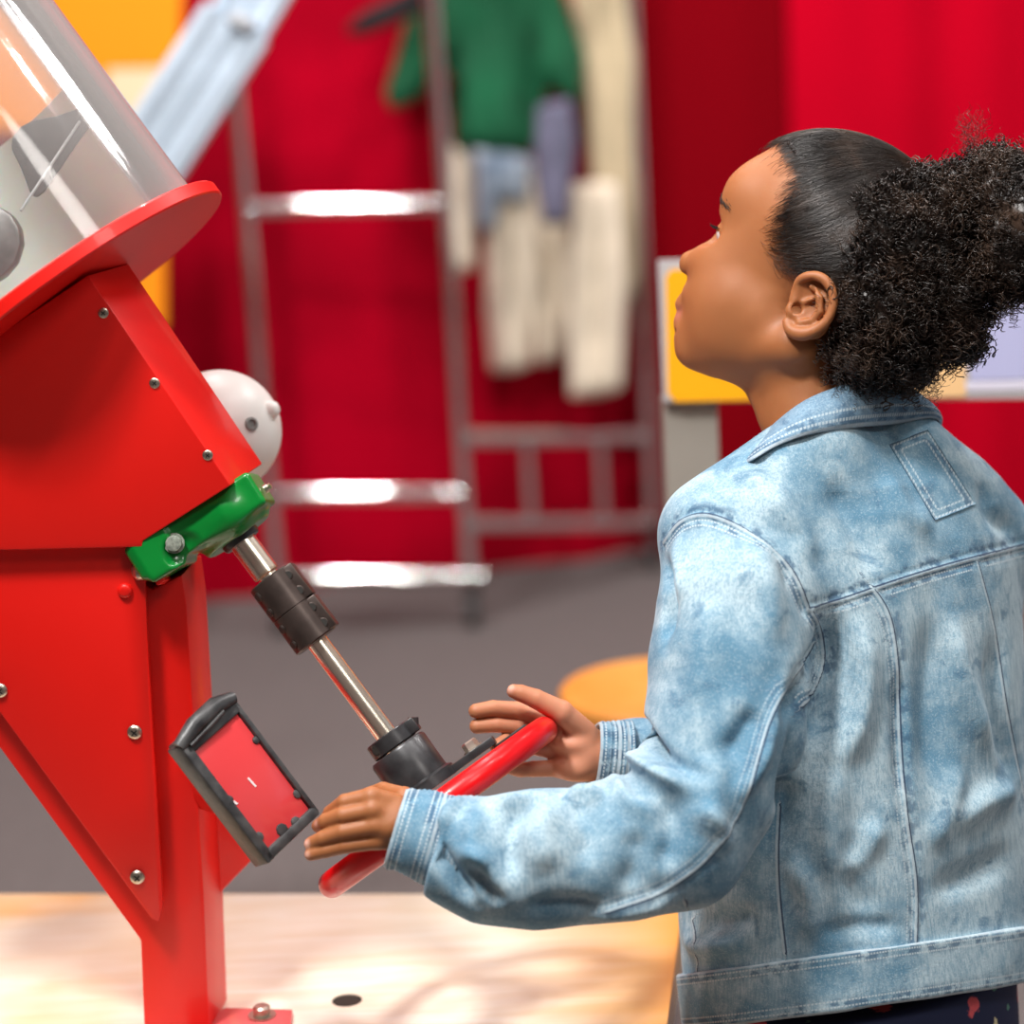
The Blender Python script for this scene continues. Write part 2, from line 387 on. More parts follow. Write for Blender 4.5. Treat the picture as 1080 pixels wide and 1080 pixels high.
br = np_mesh('bearing_housing', gv, gf, M['green'], MC)
bp_ = P(184, 573, 1.929)
obj('bolt', [lathe(bp_, -gq * -1, [(0, .0085), (.002, .0085), (.002, .0068), (.0062, .0064), (.0068, .004), (.0068, 1e-6)], 24)], mat('paint_flecked_bolt', (.45, .5, .42), .4, metal=.5, noise=.5, nscale=300), br, smooth=35)
gp_ = P(279, 516, 1.955); obj('grease_nipple', [lathe(gp_, unit(.8 * R_ + .5 * U_), [(0, .004), (.003, .004), (.004, .0025), (.006, .003), (.007, 1e-6)], 14)], M['zinc'], br, smooth=40)
# shaft ------------------------------------------------------------------
def sx(t): return SA + (SB - SA) * t
sh = obj('shaft', [lathe(sx(-.12), SX, [(0, .0115), (.063, .0115), (.063, .0115), (np.linalg.norm(SB - SA) * .30, .0115)], 40),
                   lathe(sx(.2), SX, [(0, .0092), (np.linalg.norm(SB - SA) * 1.02, .0092)], 40)], M['steel'], MC, smooth=40)
obj('set_collar', lathe(sx(-.05), SX, [(0, .017), (.014, .017), (.016, .0155), (.016, .011)], 40), M['black'], sh, smooth=40)
ca = P(284, 609.5, 1.966); L = 84 * 1.966 / FPX
q1, q2 = unit(np.cross(SX, F_)), None; q1 = q1 if q1 @ R_ > 0 else -q1; q2 = np.cross(SX, q1); q2 = q2 if q2 @ F_ < 0 else -q2
cg = [lathe(ca, SX, [(0, .0115), (0, .0185), (.0012, .0198), (L * .49, .0198), (L * .495, .0192), (L * .505, .0192), (L * .51, .0198), (L - .0012, .0198), (L, .0185), (L, .0115)], 48)]
for k in (0, 1):
    cg.append(bev(box(ca + SX * L * (.255 + .49 * k) + q1 * .0135, SX, q1, q2, L * .238, .0095, .0125), .0015))
hol = []
def socket(c, n):
    n = unit(n); return [(*lathe(c - n * .001, n, [(0, .0042), (.0013, .0042), (.0016, .0034)], 20), 0), (*lathe(c - n * .001, n, [(0, .0036), (.0019, .0033), (.0019, 1e-6)], 20), 1)]
for k in range(4):
    t = (.13, .37, .63, .87)[k]
    hol += socket(ca + SX * L * t + q1 * .0150 + q2 * .0125, q2)
    d_ = unit(-q1 * .80 + q2 * .62); hol += socket(ca + SX * L * t + d_ * .0198, d_)
cg = [(*g, 0) if len(g) == 2 else g for g in cg] + hol
obj('clamp_coupling', cg, [M['oxide'], M['slot']], sh, smooth=35)
# steering wheel --------------------------------------------------------------
WC = P(462.5, 851, 1.958)
u_ = unit(.809 * R_ + .588 * U_); u_ = unit(u_ - WN * (u_ @ WN)); w_ = np.cross(WN, u_); w_ = w_ if w_ @ F_ > 0 else -w_     # w_ away from viewer
RW, RT = .1075, .0112
sw = obj('steering_wheel', torus(WC, WN, RW, RT, 128, 28), M['red_wheel'], MC, smooth='all')
pc = WC - WN * .018
spk = []
for k in range(3):
    a = math.radians(0 + 120 * k); dr_ = math.cos(a) * u_ + math.sin(a) * w_; td = np.cross(WN, dr_)
    spk.append(bev(box(pc + dr_ * .034, dr_, td, WN, .036, .0125, .0035), .001))
obj('spoke_plate', [*spk, lathe(pc - WN * .0035, WN, [(0, .032), (.007, .032)], 40)], M['black'], sw, smooth=35)
for k in range(3):
    a = math.radians(0 + 120 * k); dr_ = math.cos(a) * u_ + math.sin(a) * w_; td = np.cross(WN, dr_)
    obj('rim_tab', bev(box(WC - WN * .009 + dr_ * .082, dr_, td, WN, .016, .0095, .0045), .001), M['black'], sw, smooth=35)
    bq = pc - WN * .0033 + dr_ * .051
    obj('bolt', [lathe(bq, -WN, [(0, .0088), (.0016, .0088), (.0016, .0070), (.0070, .0070), (.0082, .0055), (.0082, 1e-6)], 6)], mat('bright_bolt', (.95, .92, .80), .35, metal=1), sw, smooth=20)
HB = WC - WN * .0215
obj('hub', lathe(HB, -WN, [(0, .030), (.002, .030), (.004, .0262), (.035, .0262), (.0375, .0245), (.0375, .009)], 48), M['black'], sw, smooth=35)
HC = HB - WN * .0385
hcg = [(*lathe(HC, -WN, [(0, .009), (0, .0195), (.001, .0205), (.0125, .0205), (.0135, .0195), (.0135, .009)], 48), 0), (*bev(box(HC - WN * .007 + unit(u_) * .018, u_, w_, WN, .008, .010, .0062), .0012), 0)]
hcg += socket(HC - WN * .007 - u_ * .013 - w_ * .0155, -u_ * .3 - w_ * .95)
hcg += [(*lathe(HC - WN * .007 + u_ * .023 - w_ * .002, u_ * .5 - WN * .8, [(0, .0045), (.006, .0045), (.006, 1e-6)], 12), 0)]
obj('clamp_collar', hcg, [M['black'], M['slot']], sw, smooth=35)
# framed pane on a bracket ---------------------------------------------------
pL = unit(P(285, 884, 1.90) - P(208, 782, 1.885)); pW = unit(P(268, 762, 1.90) - P(208, 785, 1.866)); pW = unit(pW - pL * (pW @ pL)); pN = np.cross(pL, pW); pN = pN if pN @ F_ < 0 else -pN
PC = P(264, 823, 1.875)
hl, hw, th = .0530, .0285, .0085
def pp(l, w, n): return PC + pL * l + pW * w + pN * n
fr_ = []
for (l, w, a, b) in [(0, -hw, hl + .006, .0045), (0, hw + .001, hl + .004, .0025), (hl + .001, 0, .0045, hw + .003), (-hl - .001, 0, .007, hw + .002)]:
    fr_.append(bev(box(pp(l, w, -th), pL, pW, pN, a, b, th + .003), .002))
fr_.append(bev(box(pp(0, 0, -th * 2), pL, pW, pN, hl + .004, hw + .002, .002), .001))
vw = obj('framed_pane', fr_, M['bpl'], MC, smooth=35)
obj('top_lip', [tube([pp(-hl - .004, -hw - .003, -.002), pp(-hl - .010, -hw * .4, .002), pp(-hl - .011, hw * .45, .003), pp(-hl - .006, hw + .003, .0)], [.006, .0075, .0075, .0055], 16),
                tube([pp(-hl + .0, -hw + .003, .004), pp(-hl - .004, hw * .5, .0065)], [.0016, .0022], 10)], M['bpl'], vw, smooth=50)
obj('pane', bev(box(pp(0, 0, -.0015), pL, pW, pN, hl - .001, hw - .002, .0015), .0004), M['pane'], vw, smooth=30)
obj('scratch', bev(box(pp(.002, .000, .0002), unit(pL + .1 * pW), pW, pN, .0048, .0009, .0002), .0001), M['scuff'], vw)
obj('scratch', bev(box(pp(.005, -.0225, .0002), unit(pL + .3 * pW), pW, pN, .0022, .0010, .0002), .0001), M['scuff'], vw)
for (l, w, r) in [(-.021, .0255, .0035), (.034, .0262, .0042), (-.0, -.0255, .0042), (.038, -.024, .0045), (.047, -.004, .006), (.050, .010, .005)]:
    obj('tape_scrap', [lathe(pp(l, w, -.001), pN, [(0, r), (.0022, r * .85), (.0028, r * .4), (.0028, 1e-6)], 9)], M['bpl'], vw, smooth=30)
obj('bracket', bev(prism([pp(-.03, -.012, -.018), pp(.035, -.012, -.018), Qy(205, 850, YF + .05), Qy(195, 780, YF + .05)], pN * -.004), .001), M['red'], MC, smooth=30)
# ------------------------------------------------------------------ table
wd = bpy.data.materials.new('clear_coated_plywood'); wd.use_nodes = True; nt = wd.node_tree; b = nt.nodes['Principled BSDF']
tc = nt.nodes.new('ShaderNodeTexCoord'); mp = nt.nodes.new('ShaderNodeMapping'); mp.inputs['Scale'].default_value = (2.2, 14, 14)
n1 = nt.nodes.new('ShaderNodeTexNoise'); n1.inputs['Scale'].default_value = 3.5; n1.inputs['Detail'].default_value = 6; n1.inputs['Distortion'].default_value = .6
n2 = nt.nodes.new('ShaderNodeTexNoise'); n2.inputs['Scale'].default_value = 3.2; n2.inputs['Detail'].default_value = 3
rp = nt.nodes.new('ShaderNodeValToRGB'); e = rp.color_ramp.elements; e[0].position = .3; e[0].color = (.80, .68, .50, 1); e[1].position = .7; e[1].color = (.90, .85, .74, 1)
rp2 = nt.nodes.new('ShaderNodeValToRGB'); e = rp2.color_ramp.elements; e[0].position = .50; e[0].color = (0, 0, 0, 1); e[1].position = .66; e[1].color = (1, 1, 1, 1)
sep = nt.nodes.new('ShaderNodeSeparateXYZ'); mr = nt.nodes.new('ShaderNodeMapRange'); mr.inputs['From Min'].default_value = .16; mr.inputs['From Max'].default_value = .34; mr.inputs['To Max'].default_value = .9
mrl = nt.nodes.new('ShaderNodeMapRange'); mrl.inputs['From Min'].default_value = -.02; mrl.inputs['From Max'].default_value = -.25; mrl.inputs['To Max'].default_value = 1.0
ad = nt.nodes.new('ShaderNodeMath'); ad.operation = 'MAXIMUM'; mu = nt.nodes.new('ShaderNodeMath'); mu.operation = 'MULTIPLY'; mu2 = nt.nodes.new('ShaderNodeMath'); mu2.operation = 'MULTIPLY_ADD'; mu2.use_clamp = True
mx = nt.nodes.new('ShaderNodeMix'); mx.data_type = 'RGBA'; mx.inputs[7].default_value = (.88, .36, .01, 1)
nt.links.new(tc.outputs['Object'], mp.inputs['Vector']); nt.links.new(mp.outputs[0], n1.inputs['Vector']); nt.links.new(tc.outputs['Object'], n2.inputs['Vector'])
nt.links.new(n1.outputs['Fac'], rp.inputs['Fac']); nt.links.new(n2.outputs['Fac'], rp2.inputs['Fac']); nt.links.new(tc.outputs['Object'], sep.inputs[0])
nt.links.new(sep.outputs['X'], mr.inputs['Value']); nt.links.new(sep.outputs['X'], mrl.inputs['Value'])
nt.links.new(mrl.outputs[0], mu.inputs[0]); nt.links.new(rp2.outputs[0], mu.inputs[1]); nt.links.new(mr.outputs[0], mu2.inputs[0]); nt.links.new(n1.outputs['Fac'], mu2.inputs[1]); mu2.inputs[2].default_value = 0
mm = nt.nodes.new('ShaderNodeMath'); mm.operation = 'MULTIPLY_ADD'; nt.links.new(mr.outputs[0], mm.inputs[0]); mm.inputs[1].default_value = 1.0; nt.links.new(mu.outputs[0], mm.inputs[2]); mm.use_clamp = True
nt.links.new(rp.outputs[0], mx.inputs[6]); nt.links.new(mm.outputs[0], mx.inputs[0]); nt.links.new(mx.outputs[2], b.inputs['Base Color'])
b.inputs['Roughness'].default_value = .28; b.inputs['Coat Weight'].default_value = .4; b.inputs['Coat Roughness'].default_value = .2
M['wood'] = wd
A0, A1 = Gz(-260, 942, TZ), Gz(722, 942, TZ); tx = unit(A1 - A0); ty = np.array([tx[1], -tx[0], 0])    # towards viewer
TT = empty('plywood_table', (-.2, 1.8, 0), 'low light wood plywood table with yellow paint stains, carrying the red machine', 'table')
bm = bmesh.new()
tb = prism([A0, A1, A1 + ty * .5, A0 + ty * .5], np.array([0, 0, -.036]))
ttop = obj('tabletop', bev(tb, .002), M['wood'], TT, smooth=30)
hc_ = Gz(366, 1055, TZ)
cut = bpy.data.meshes.new('hole_cut'); cv, cf = cyl(hc_ + np.array([0, 0, .02]), hc_ - np.array([0, 0, .06]), .0135, 32)
cut.from_pydata([tuple(Vector(v) - wloc(TT)) for v in cv], [], cf); cto = bpy.data.objects.new('hole_cut', cut); COL.objects.link(cto); cto.location = TT.location
bo_ = ttop.modifiers.new('b', 'BOOLEAN'); bo_.object = cto; bo_.operation = 'DIFFERENCE'
bpy.context.view_layer.update()
dg = bpy.context.evaluated_depsgraph_get(); nm = bpy.data.meshes.new_from_object(ttop.evaluated_get(dg)); ttop.modifiers.clear(); ttop.data = nm; bpy.data.objects.remove(cto)
obj('hole_shade_liner', lathe(hc_ + np.array([0, 0, -.0012]), (0, 0, -1), [(0, .0138), (0, .0126), (.034, .0120), (.034, 1e-6), (.036, 1e-6), (.036, .0138)], 32), mat('hole_shade', (.02, .012, .006), .8), TT, smooth=40)  # added blind liner, near-black to stand in for shade inside the hole
for (a, bb) in [(.06, .05), (.9, .05), (.06, .45), (.9, .45)]:
    q = A0 + tx * a + ty * bb; obj('leg', bev(box((q[0], q[1], (TZ - .036) / 2), (1, 0, 0), (0, 1, 0), (0, 0, 1), .03, .03, (TZ - .036) / 2), .002), M['wood'], TT, smooth=30)
# ------------------------------------------------------------------ setting
M['carpet'] = mat('grey_carpet', (.15, .135, .13), .95, noise=.25, nscale=60, spec=.1)
fl = obj('floor', ([(-6, -3, 0), (6, -3, 0), (6, 9, 0), (-6, 9, 0)], [[0, 1, 2, 3]]), M['carpet'], loc=(0, 0, 0)); fl['kind'] = 'structure'
M['drape'] = mat('crimson_drape', (.43, .0, .014), .9, noise=.4, nscale=2.2, spec=.05)  # dark mottling in the colour stands in for shade in the folds
w0, w1 = Gz(90, 655, 0), Gz(690, 585, 0); wx = unit(w1 - w0); wn = np.array([wx[1], -wx[0], 0])
def drape(s0, s1, off, amp, n=260):
    vs, fs = [], []
    for i in range(n + 1):
        s = s0 + (s1 - s0) * i / n
        o_ = off + amp * (math.sin(s * 17) * .5 + math.sin(s * 31 + 1.3) * .3 + math.sin(s * 7.1 + .4) * .5)
        for z in (0, 3.6): q = w0 + wx * s + wn * (o_ * (1 if z == 0 else .8)); vs.append((q[0], q[1], z))
    for i in range(n): a = 2 * i; fs.append([a, a + 2, a + 3, a + 1])
    # give it thickness
    k = len(vs); vs += [tuple(np.array(v) - wn * .004 * 1.0) for v in vs]; fs += [[q + k for q in f[::-1]] for f in fs]
    return (vs, fs)
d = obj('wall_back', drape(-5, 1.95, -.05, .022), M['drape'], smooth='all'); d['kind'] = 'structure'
_s = float(np.dot(w1 - w0, wx)); d = obj('wall_middle_shade', drape(_s - .02, _s + .42, .045, .012), mat('shaded_crimson_drape', (.20, .0, .004), .9, spec=.05), smooth='all'); d['kind'] = 'structure'  # added panel; its darker red stands in for shadow on the backdrop
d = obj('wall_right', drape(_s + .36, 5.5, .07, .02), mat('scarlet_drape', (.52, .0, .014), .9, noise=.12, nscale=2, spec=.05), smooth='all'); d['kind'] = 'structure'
# ceiling high above
cl = obj('ceiling', ([(-6, -3, 3.6), (6, -3, 3.6), (6, 9, 3.6), (-6, 9, 3.6)], [[3, 2, 1, 0]]), mat('ceiling_grey', (.6, .58, .56), .9), loc=(0, 0, 3.6)); cl['kind'] = 'structure'
M['wallp'] = mat('hall_wall_paint', (.42, .40, .38), .9)
for nm, v in [('wall_left', [(-6, -3, 0), (-6, 9, 0), (-6, 9, 3.6), (-6, -3, 3.6)]), ('wall_front', [(6, -3, 0), (-6, -3, 0), (-6, -3, 3.6), (6, -3, 3.6)])]:
    o = obj(nm, (v, [[0, 1, 2, 3]]), M['wallp']); o['kind'] = 'structure'
# ------------------------------------------------------------------ rolling rack
M['chrome'] = mat('chrome_tube', (.80, .78, .78), .07, metal=1)
M['caster'] = mat('black_rubber', (.02, .02, .02), .5)
RK = empty('garment_rack', Gz(400, 640, 0), 'chrome tube rolling rack with hanging clothes in front of the red drape', 'clothes rack')
def up(base, py, px):      # height on the vertical through base that shows at photo row py
    y = base[1]; q = Qy(px, py, y); return q[2]
f2 = Gz(499, 660, 0); f1 = Gz(298, 668, 0); f3 = Gz(690, 600, 0)
def lean(b, px, h=2.35):    # tube from floor point to where it meets row 0
    t = Qy(px, 0, b[1]); return b, np.array([t[0], t[1], t[2]]) + (np.array([t[0], t[1], t[2]]) - b) * .15
posts = []
for b_, px in ((f1, 240), (f2, 455), (f3, 665)):
    a, t = lean(b_, px); a = a + (t - a) * .05; posts.append((a, t)); obj('post', cyl(a, t, .0155, 20), M['chrome'], RK, smooth=40)
def onp(k, py):
    a, t = posts[k]; s = 0; best = None
    for s in np.linspace(0, 1, 400):
        q = a + (t - a) * s; r = q - CAM; y = 540 - FPX * (r @ U_) / (r @ F_)
        if best is None or abs(y - py) < best[0]: best = (abs(y - py), q)
    return best[1]
xd = unit(f2 - f1)
for ya, yb in ((220, 215), (521, 520), (610, 609)):
    a, b_ = onp(0, ya), onp(1, yb); e = xd * (.03 if ya == 610 else 0); obj('crossbar', cyl(a, b_ + e, .0165, 20), M['chrome'], RK, smooth=40)
for ya, yb in ((462, 460), (552, 550)):
    a, b_ = onp(1, ya), onp(2, yb); obj('crossbar', cyl(a, b_, .0165, 20), M['chrome'], RK, smooth=40)
a, b_ = onp(1, -60), onp(2, -60); obj('top_rail', cyl(a, b_, .016, 20), M['chrome'], RK, smooth=40)
q1 = onp(1, 461); q2 = onp(2, 461); q3 = onp(1, 551); q4 = onp(2, 551)
for t in (.33, .72): obj('upright', cyl(q1 + (q2 - q1) * t, q3 + (q4 - q3) * t, .013, 16), M['chrome'], RK, smooth=40)
for b_ in (f1, f2, f3):
    g = [cyl(b_ + np.array([-.014, 0, .032]), b_ + np.array([.014, 0, .032]), .032, 28, e=.003), cyl(b_ + np.array([0, 0, .045]), b_ + np.array([0, 0, .13]), .016, 16)]
    obj('caster', g, M['caster'], RK, smooth=40)
# ------------------------------------------------------------------ clothes: shaped cloth bodies with folds
def cloth(name, poly, d, thick, mt, waves, label, cat, group=None, step=.012, parent=None):
    """fill a hanging outline with a grid, swell it and ripple it with vertical folds"""
    pts = np.array([P(x, y, d) for x, y in poly]); c = pts.mean(0)
    X2 = np.array([[(p - c) @ R0, (p - c)[2]] for p in pts]); lo, hi = X2.min(0), X2.max(0)
    nx, nz = int((hi[0] - lo[0]) / step) + 2, int((hi[1] - lo[1]) / step) + 2
    gx, gz = np.meshgrid(np.linspace(lo[0], hi[0], nx), np.linspace(lo[1], hi[1], nz), indexing='ij'); g = np.stack([gx.ravel(), gz.ravel()], 1)
    ins = np.zeros(len(g), bool); dist = np.full(len(g), 9.0); near = np.zeros_like(g)
    for i in range(len(X2)):
        a, b_ = X2[i], X2[(i + 1) % len(X2)]
        cnd = (a[1] > g[:, 1]) != (b_[1] > g[:, 1])
        with np.errstate(divide='ignore', invalid='ignore'): xi = a[0] + (g[:, 1] - a[1]) / (b_[1] - a[1]) * (b_[0] - a[0])
        ins ^= cnd & (g[:, 0] < xi)
        t = np.clip(((g - a) @ (b_ - a)) / ((b_ - a) @ (b_ - a)), 0, 1); q = a + t[:, None] * (b_ - a); dd = np.linalg.norm(g - q, axis=1); m_ = dd < dist; dist[m_] = dd[m_]; near[m_] = q[m_]
    keep = ins | (dist < step * .75); snap = ~ins & keep; g[snap] = near[snap]; dist[snap] = 0
    idx = -np.ones(nx * nz, int); idx[keep] = np.arange(keep.sum()); G_ = g[keep]; D_ = dist[keep]
    r = np.clip(D_ / (thick * 1.2), 0, 1); half = thick * np.sqrt(1 - (1 - r) ** 2) * .9 + .001
    wv = waves[0] * np.sin(G_[:, 0] * waves[1] + 1.7 * np.sin(G_[:, 1] * 3 + waves[2]))
    w3 = c + G_[:, :1] * R0 + G_[:, 1:] * np.array([0, 0, 1.0]); fr = w3 + np.outer(-half + wv, Yv); bk = w3 + np.outer(half + wv, Yv); n = len(fr); fs = []
    I = idx.reshape(nx, nz)
    for i in range(nx - 1):
        for j in range(nz - 1):
            q = [I[i, j], I[i + 1, j], I[i + 1, j + 1], I[i, j + 1]]
            if min(q) >= 0: fs.append(q); fs.append([k + n for k in q[::-1]])
    o = obj(name, (list(fr) + list(bk), fs), mt, parent, smooth='all')
    if cat: meta(o, label, cat, group)
    return o
M['knit'] = mat('green_jersey', (.0, .115, .042), .85, noise=.35, nscale=9)
M['linen'] = mat('cream_linen', (.84, .74, .58), .9, noise=.22, nscale=12)
M['linen2'] = mat('tan_linen', (.60, .49, .31), .9, noise=.22, nscale=12)
M['lilac'] = mat('pale_lilac_cotton', (.62, .60, .72), .9, noise=.12, nscale=8)
M['slate'] = mat('slate_cotton', (.16, .16, .24), .9, noise=.4, nscale=14)
M['wash'] = mat('faded_denim', (.16, .22, .30), .9, color2=(.5, .58, .65), nscale=9)
M['felt'] = mat('black_felt', (.012, .01, .012), .9)
cloth('green_top', [(470, -60), (560, -60), (590, -20), (618, 60), (612, 112), (590, 100), (578, 90), (566, 165), (478, 158), (476, 60), (440, 108), (412, 118), (406, 100), (425, 30)], 5.3, .05, M['knit'], (.02, 30, .4), 'green long sleeved top hanging on the chrome rack', 'shirt')
cloth('long_coat', [(590, -60), (650, -50), (668, 60), (676, 300), (655, 348), (640, 330), (622, 170), (612, 60)], 5.42, .045, M['linen2'], (.02, 40, .2), 'long tan coat hanging right of the green top', 'coat')
cloth('pale_shirt', [(615, -60), (655, -40), (674, 60), (676, 190), (660, 320), (645, 180)], 5.52, .03, M['lilac'], (.012, 50, .9), 'pale lilac shirt hanging at the right end of the rack', 'shirt')
cloth('trousers', [(514, 160), (562, 170), (566, 290), (560, 392), (518, 398), (512, 330)], 5.40, .035, M['linen'], (.022, 60, 0), 'cream trousers hanging at left below the green top', 'trousers', 'light trousers on the rack')
cloth('trousers', [(560, 190), (598, 190), (604, 300), (597, 384), (562, 386)], 5.46, .03, M['linen'], (.022, 70, 1), 'cream trousers hanging in the middle, behind the slate garment', 'trousers', 'light trousers on the rack')
cloth('trousers', [(596, 190), (650, 190), (660, 300), (656, 412), (634, 424), (602, 420), (598, 330)], 5.38, .035, M['linen'], (.022, 55, 2), 'longest cream trousers hanging at right under the tan coat', 'trousers', 'light trousers on the rack')
cloth('scarf', [(476, 150), (497, 160), (502, 285), (478, 290)], 5.36, .02, M['linen'], (.008, 60, 0), 'narrow beige scarf hanging at the left end of the clothes', 'scarf')
cloth('skirt', [(498, 156), (560, 164), (556, 215), (530, 210), (522, 244), (502, 242)], 5.32, .03, M['wash'], (.015, 60, 0), 'faded blue and grey cloth hanging just below the green top', 'skirt')
cloth('vest', [(566, 110), (600, 104), (608, 150), (600, 238), (572, 238), (562, 180)], 5.18, .03, M['slate'], (.015, 60, 0), 'slate grey vest hanging over the cream trousers', 'vest')
cloth('dark_sleeve', [(364, 28), (380, 14), (450, -22), (470, 4), (440, 16), (385, 38), (368, 38)], 5.1, .02, M['felt'], (.005, 60, 0), 'black cloth sleeve sticking out left above the green top', 'cloth')
# ------------------------------------------------------------------ boards at left
M['orange'] = mat('orange_board', (.80, .24, .0), .7, spec=.2); M['creamb'] = mat('cream_board', (.66, .52, .32), .6)
SB_ = empty('orange_panel', P(60, 340, 4.8), 'orange and cream panel standing behind the clear drum at upper left', 'panel')
def flat(poly, d, t): return bev(prism([P(x, y, d) for x, y in poly], F_ * t), .003)
obj('panel_face', flat([(-160, -80), (196, -80), (188, 71), (112, 73), (112, 135), (-160, 142)], 4.80, .02), M['orange'], SB_)
obj('panel_border', flat([(112, 73), (188, 71), (176, 122), (112, 125)], 4.80, .02), M['creamb'], SB_)
obj('panel_post', flat([(60, 122), (172, 120), (173, 345), (60, 345)], 4.82, .03), M['orange'], SB_)
# ball chute
M['tube'] = mat('pale_blue_plastic', (.50, .60, .70), .5, noise=.2, nscale=6)
RP = empty('ball_chute', P(220, 75, 3.6), 'pale blue white grooved plastic chute slanting above the clear drum', 'chute')
a, b_, c_, e_ = P(150, 160, 3.6), P(262, -5, 3.6), P(205, 135, 3.6), P(300, -22, 3.6)
def chute(x0, y0, x1, y1, w0_, d0):
    A, B = P(x0, y0, d0), P(x1, y1, d0); t = unit(B - A); n = unit(np.cross(t, F_)); prof = []
    m_ = 21
    for i in range(m_): u = -1 + 2 * i / (m_ - 1); prof.append((u * w0_, -.012 * abs(math.sin(u * math.pi * 1.5)) + .01 * abs(u)))
    vs = []
    for Pt in (A, B):
        vs += [Pt + n * u - F_ * h for u, h in prof]; vs += [Pt + n * u + F_ * .03 for u, h in prof[::-1]]
    k = 2 * m_; fs = [[i, (i + 1) % k, k + (i + 1) % k, k + i] for i in range(k)] + [list(range(k))[::-1], list(range(k, 2 * k))]
    return (vs, fs)
obj('lower_section', chute(140, 190, 248, 22, .057, 3.6), M['tube'], RP, smooth=50)
obj('upper_section', chute(246, 30, 300, -60, .048, 3.63), M['tube'], RP, smooth=50)
obj('joint', bev(prism([P(238, 22, 3.58), P(262, 34, 3.58), P(268, 20, 3.58), P(245, 8, 3.58)], F_ * .06), .004), mat('grey_joint', (.4, .42, .45), .4), RP, smooth=40)
obj('hanging_rod', cyl(P(292, -45, 3.62), P(292, -45, 3.62) * np.array([1, 1, 0]) + np.array([0, 0, 3.6]), .006, 12), M['zinc'], RP, smooth=40)
# ------------------------------------------------------------------ sign behind the girl
M['post'] = mat('grey_metal_post', (.33, .31, .27), .5, noise=.1, nscale=5); M['yel'] = mat('yellow_sign_face', (.80, .36, .0), .6, spec=.2); M['frame'] = mat('silver_sign_frame', (.40, .38, .38), .4)
M['tan'] = mat('tan_sign_face', (.74, .47, .22), .5); M['lav'] = mat('lavender_sign_face', (.40, .41, .62), .5)
SG = empty('sign_stand', Gz(735, 1200, 0) if False else P(735, 545, 2.62) * np.array([1, 1, 0]), 'yellow and lavender sign board on a grey post behind the girl', 'sign')
D = 2.62; up_ = np.array([0, 0, 1.0])
rx = unit(P(1200, 405, D) - P(690, 420, D)); 
def sb(x0, y0, x1, y1, y0b, y1b, off, t): 
    return bev(prism([P(x0, y0, D) - F_ * off, P(x1, y1, D) - F_ * off, P(x1 + 3, y1b, D) - F_ * off, P(x0 + 4, y0b, D) - F_ * off], F_ * t), .001)
obj('frame', bev(prism([P(694, 274, D), P(1110, 262, D), P(1116, 420, D), P(700, 424, D)], F_ * .012), .001), M['frame'], SG)
yl = [(708, 284), (840, 281), (842, 421), (712, 424), (704, 414), (702, 292)]
obj('yellow_face', bev(prism([P(x, y, D - .002) for x, y in yl], F_ * .002), .0003), M['yel'], SG)
obj('tan_face', sb(842, 280, 1016, 276, 421, 419, .002, .002), M['tan'], SG)
obj('lavender_face', sb(1019, 276, 1112, 273, 402, 399, .002, .002), M['lav'], SG)
obj('border', sb(1016, 403, 1112, 400, 413, 411, .002, .002), mat('white_border', (.62, .60, .70), .4), SG)
pa, pb2 = P(700, 424, D + .014), P(757, 423, D + .014)
za = np.array([0, 0, -1.0]); q = [pa, pb2, np.array([pb2[0], pb2[1], 0]), np.array([pa[0], pa[1], 0])]
obj('post', bev(prism(q, np.array([0, .045, 0])), .002), M['post'], SG)
obj('foot_plate', bev(box(((pa + pb2) / 2) * np.array([1, 1, 0]) + np.array([0, .02, .006]), (1, 0, 0), (0, 1, 0), (0, 0, 1), .12, .12, .006), .002), M['post'], SG)
# ------------------------------------------------------------------ stool
zc = P(700, 724, 3.05)
ST = empty('wooden_stool', zc * np.array([1, 1, 0]), 'round orange wood stool standing behind the girl', 'stool')
M['owood'] = mat('orange_stained_wood', (.62, .20, .015), .4, noise=.35, nscale=7, color2=(.66, .29, .06))
obj('seat', lathe(zc, (0, 0, -1), [(0, 1e-6), (0, .131), (.004, .135), (.022, .135), (.026, .131), (.026, 1e-6)], 64), M['owood'], ST, smooth=35)
for k in range(4):
    a = math.radians(45 + 90 * k); d_ = np.array([math.cos(a), math.sin(a), 0]); obj('leg', cyl(np.array([zc[0], zc[1], 0]) + d_ * .12, zc + d_ * .075 - np.array([0, 0, .025]), .013, 16), M['owood'], ST, smooth=40)
# ------------------------------------------------------------------ light
def area(name, loc, tgt, size, power, col=(1, 1, 1), shape='DISK', sy=None):
    l = bpy.data.lights.new(name, 'AREA'); l.shape = shape; l.size = size; l.energy = power; l.color = col
    if sy: l.size_y = sy
    o = bpy.data.objects.new(name, l); COL.objects.link(o); o.location = loc
    d = Vector(tgt) - Vector(loc); o.rotation_euler = d.to_track_quat('-Z', 'Y').to_euler(); return o
area('track_lamp_key', (-.85, .75, 3.45), (.15, 1.95, .8), .42, 80, (1, .98, .95))
area('added_fill_lamp', (1.3, -.1, 3.3), (.0, 1.95, .7), .7, 24, (1, .95, .90))  # added soft fill from the right, out of view
area('track_lamp_back', (1.7, 3.1, 3.3), (.0, 1.95, 1.1), .4, 34, (1, .97, .95))
for lx, ly in ((-1.8, 2.2), (-.2, 2.9), (-.9, .9), (.9, 1.6)): area('added_fill_panel', (lx, ly, 3.52), (lx, ly + .001, 0), .18, 15, (1, .97, .95), 'RECTANGLE', .18)  # added unseen panels that brighten chrome reflections and the general light
area('backdrop_wash', (-.6, 3.9, 3.45), (-.4, 5.6, 1.0), .25, 60, (1, .95, .95))
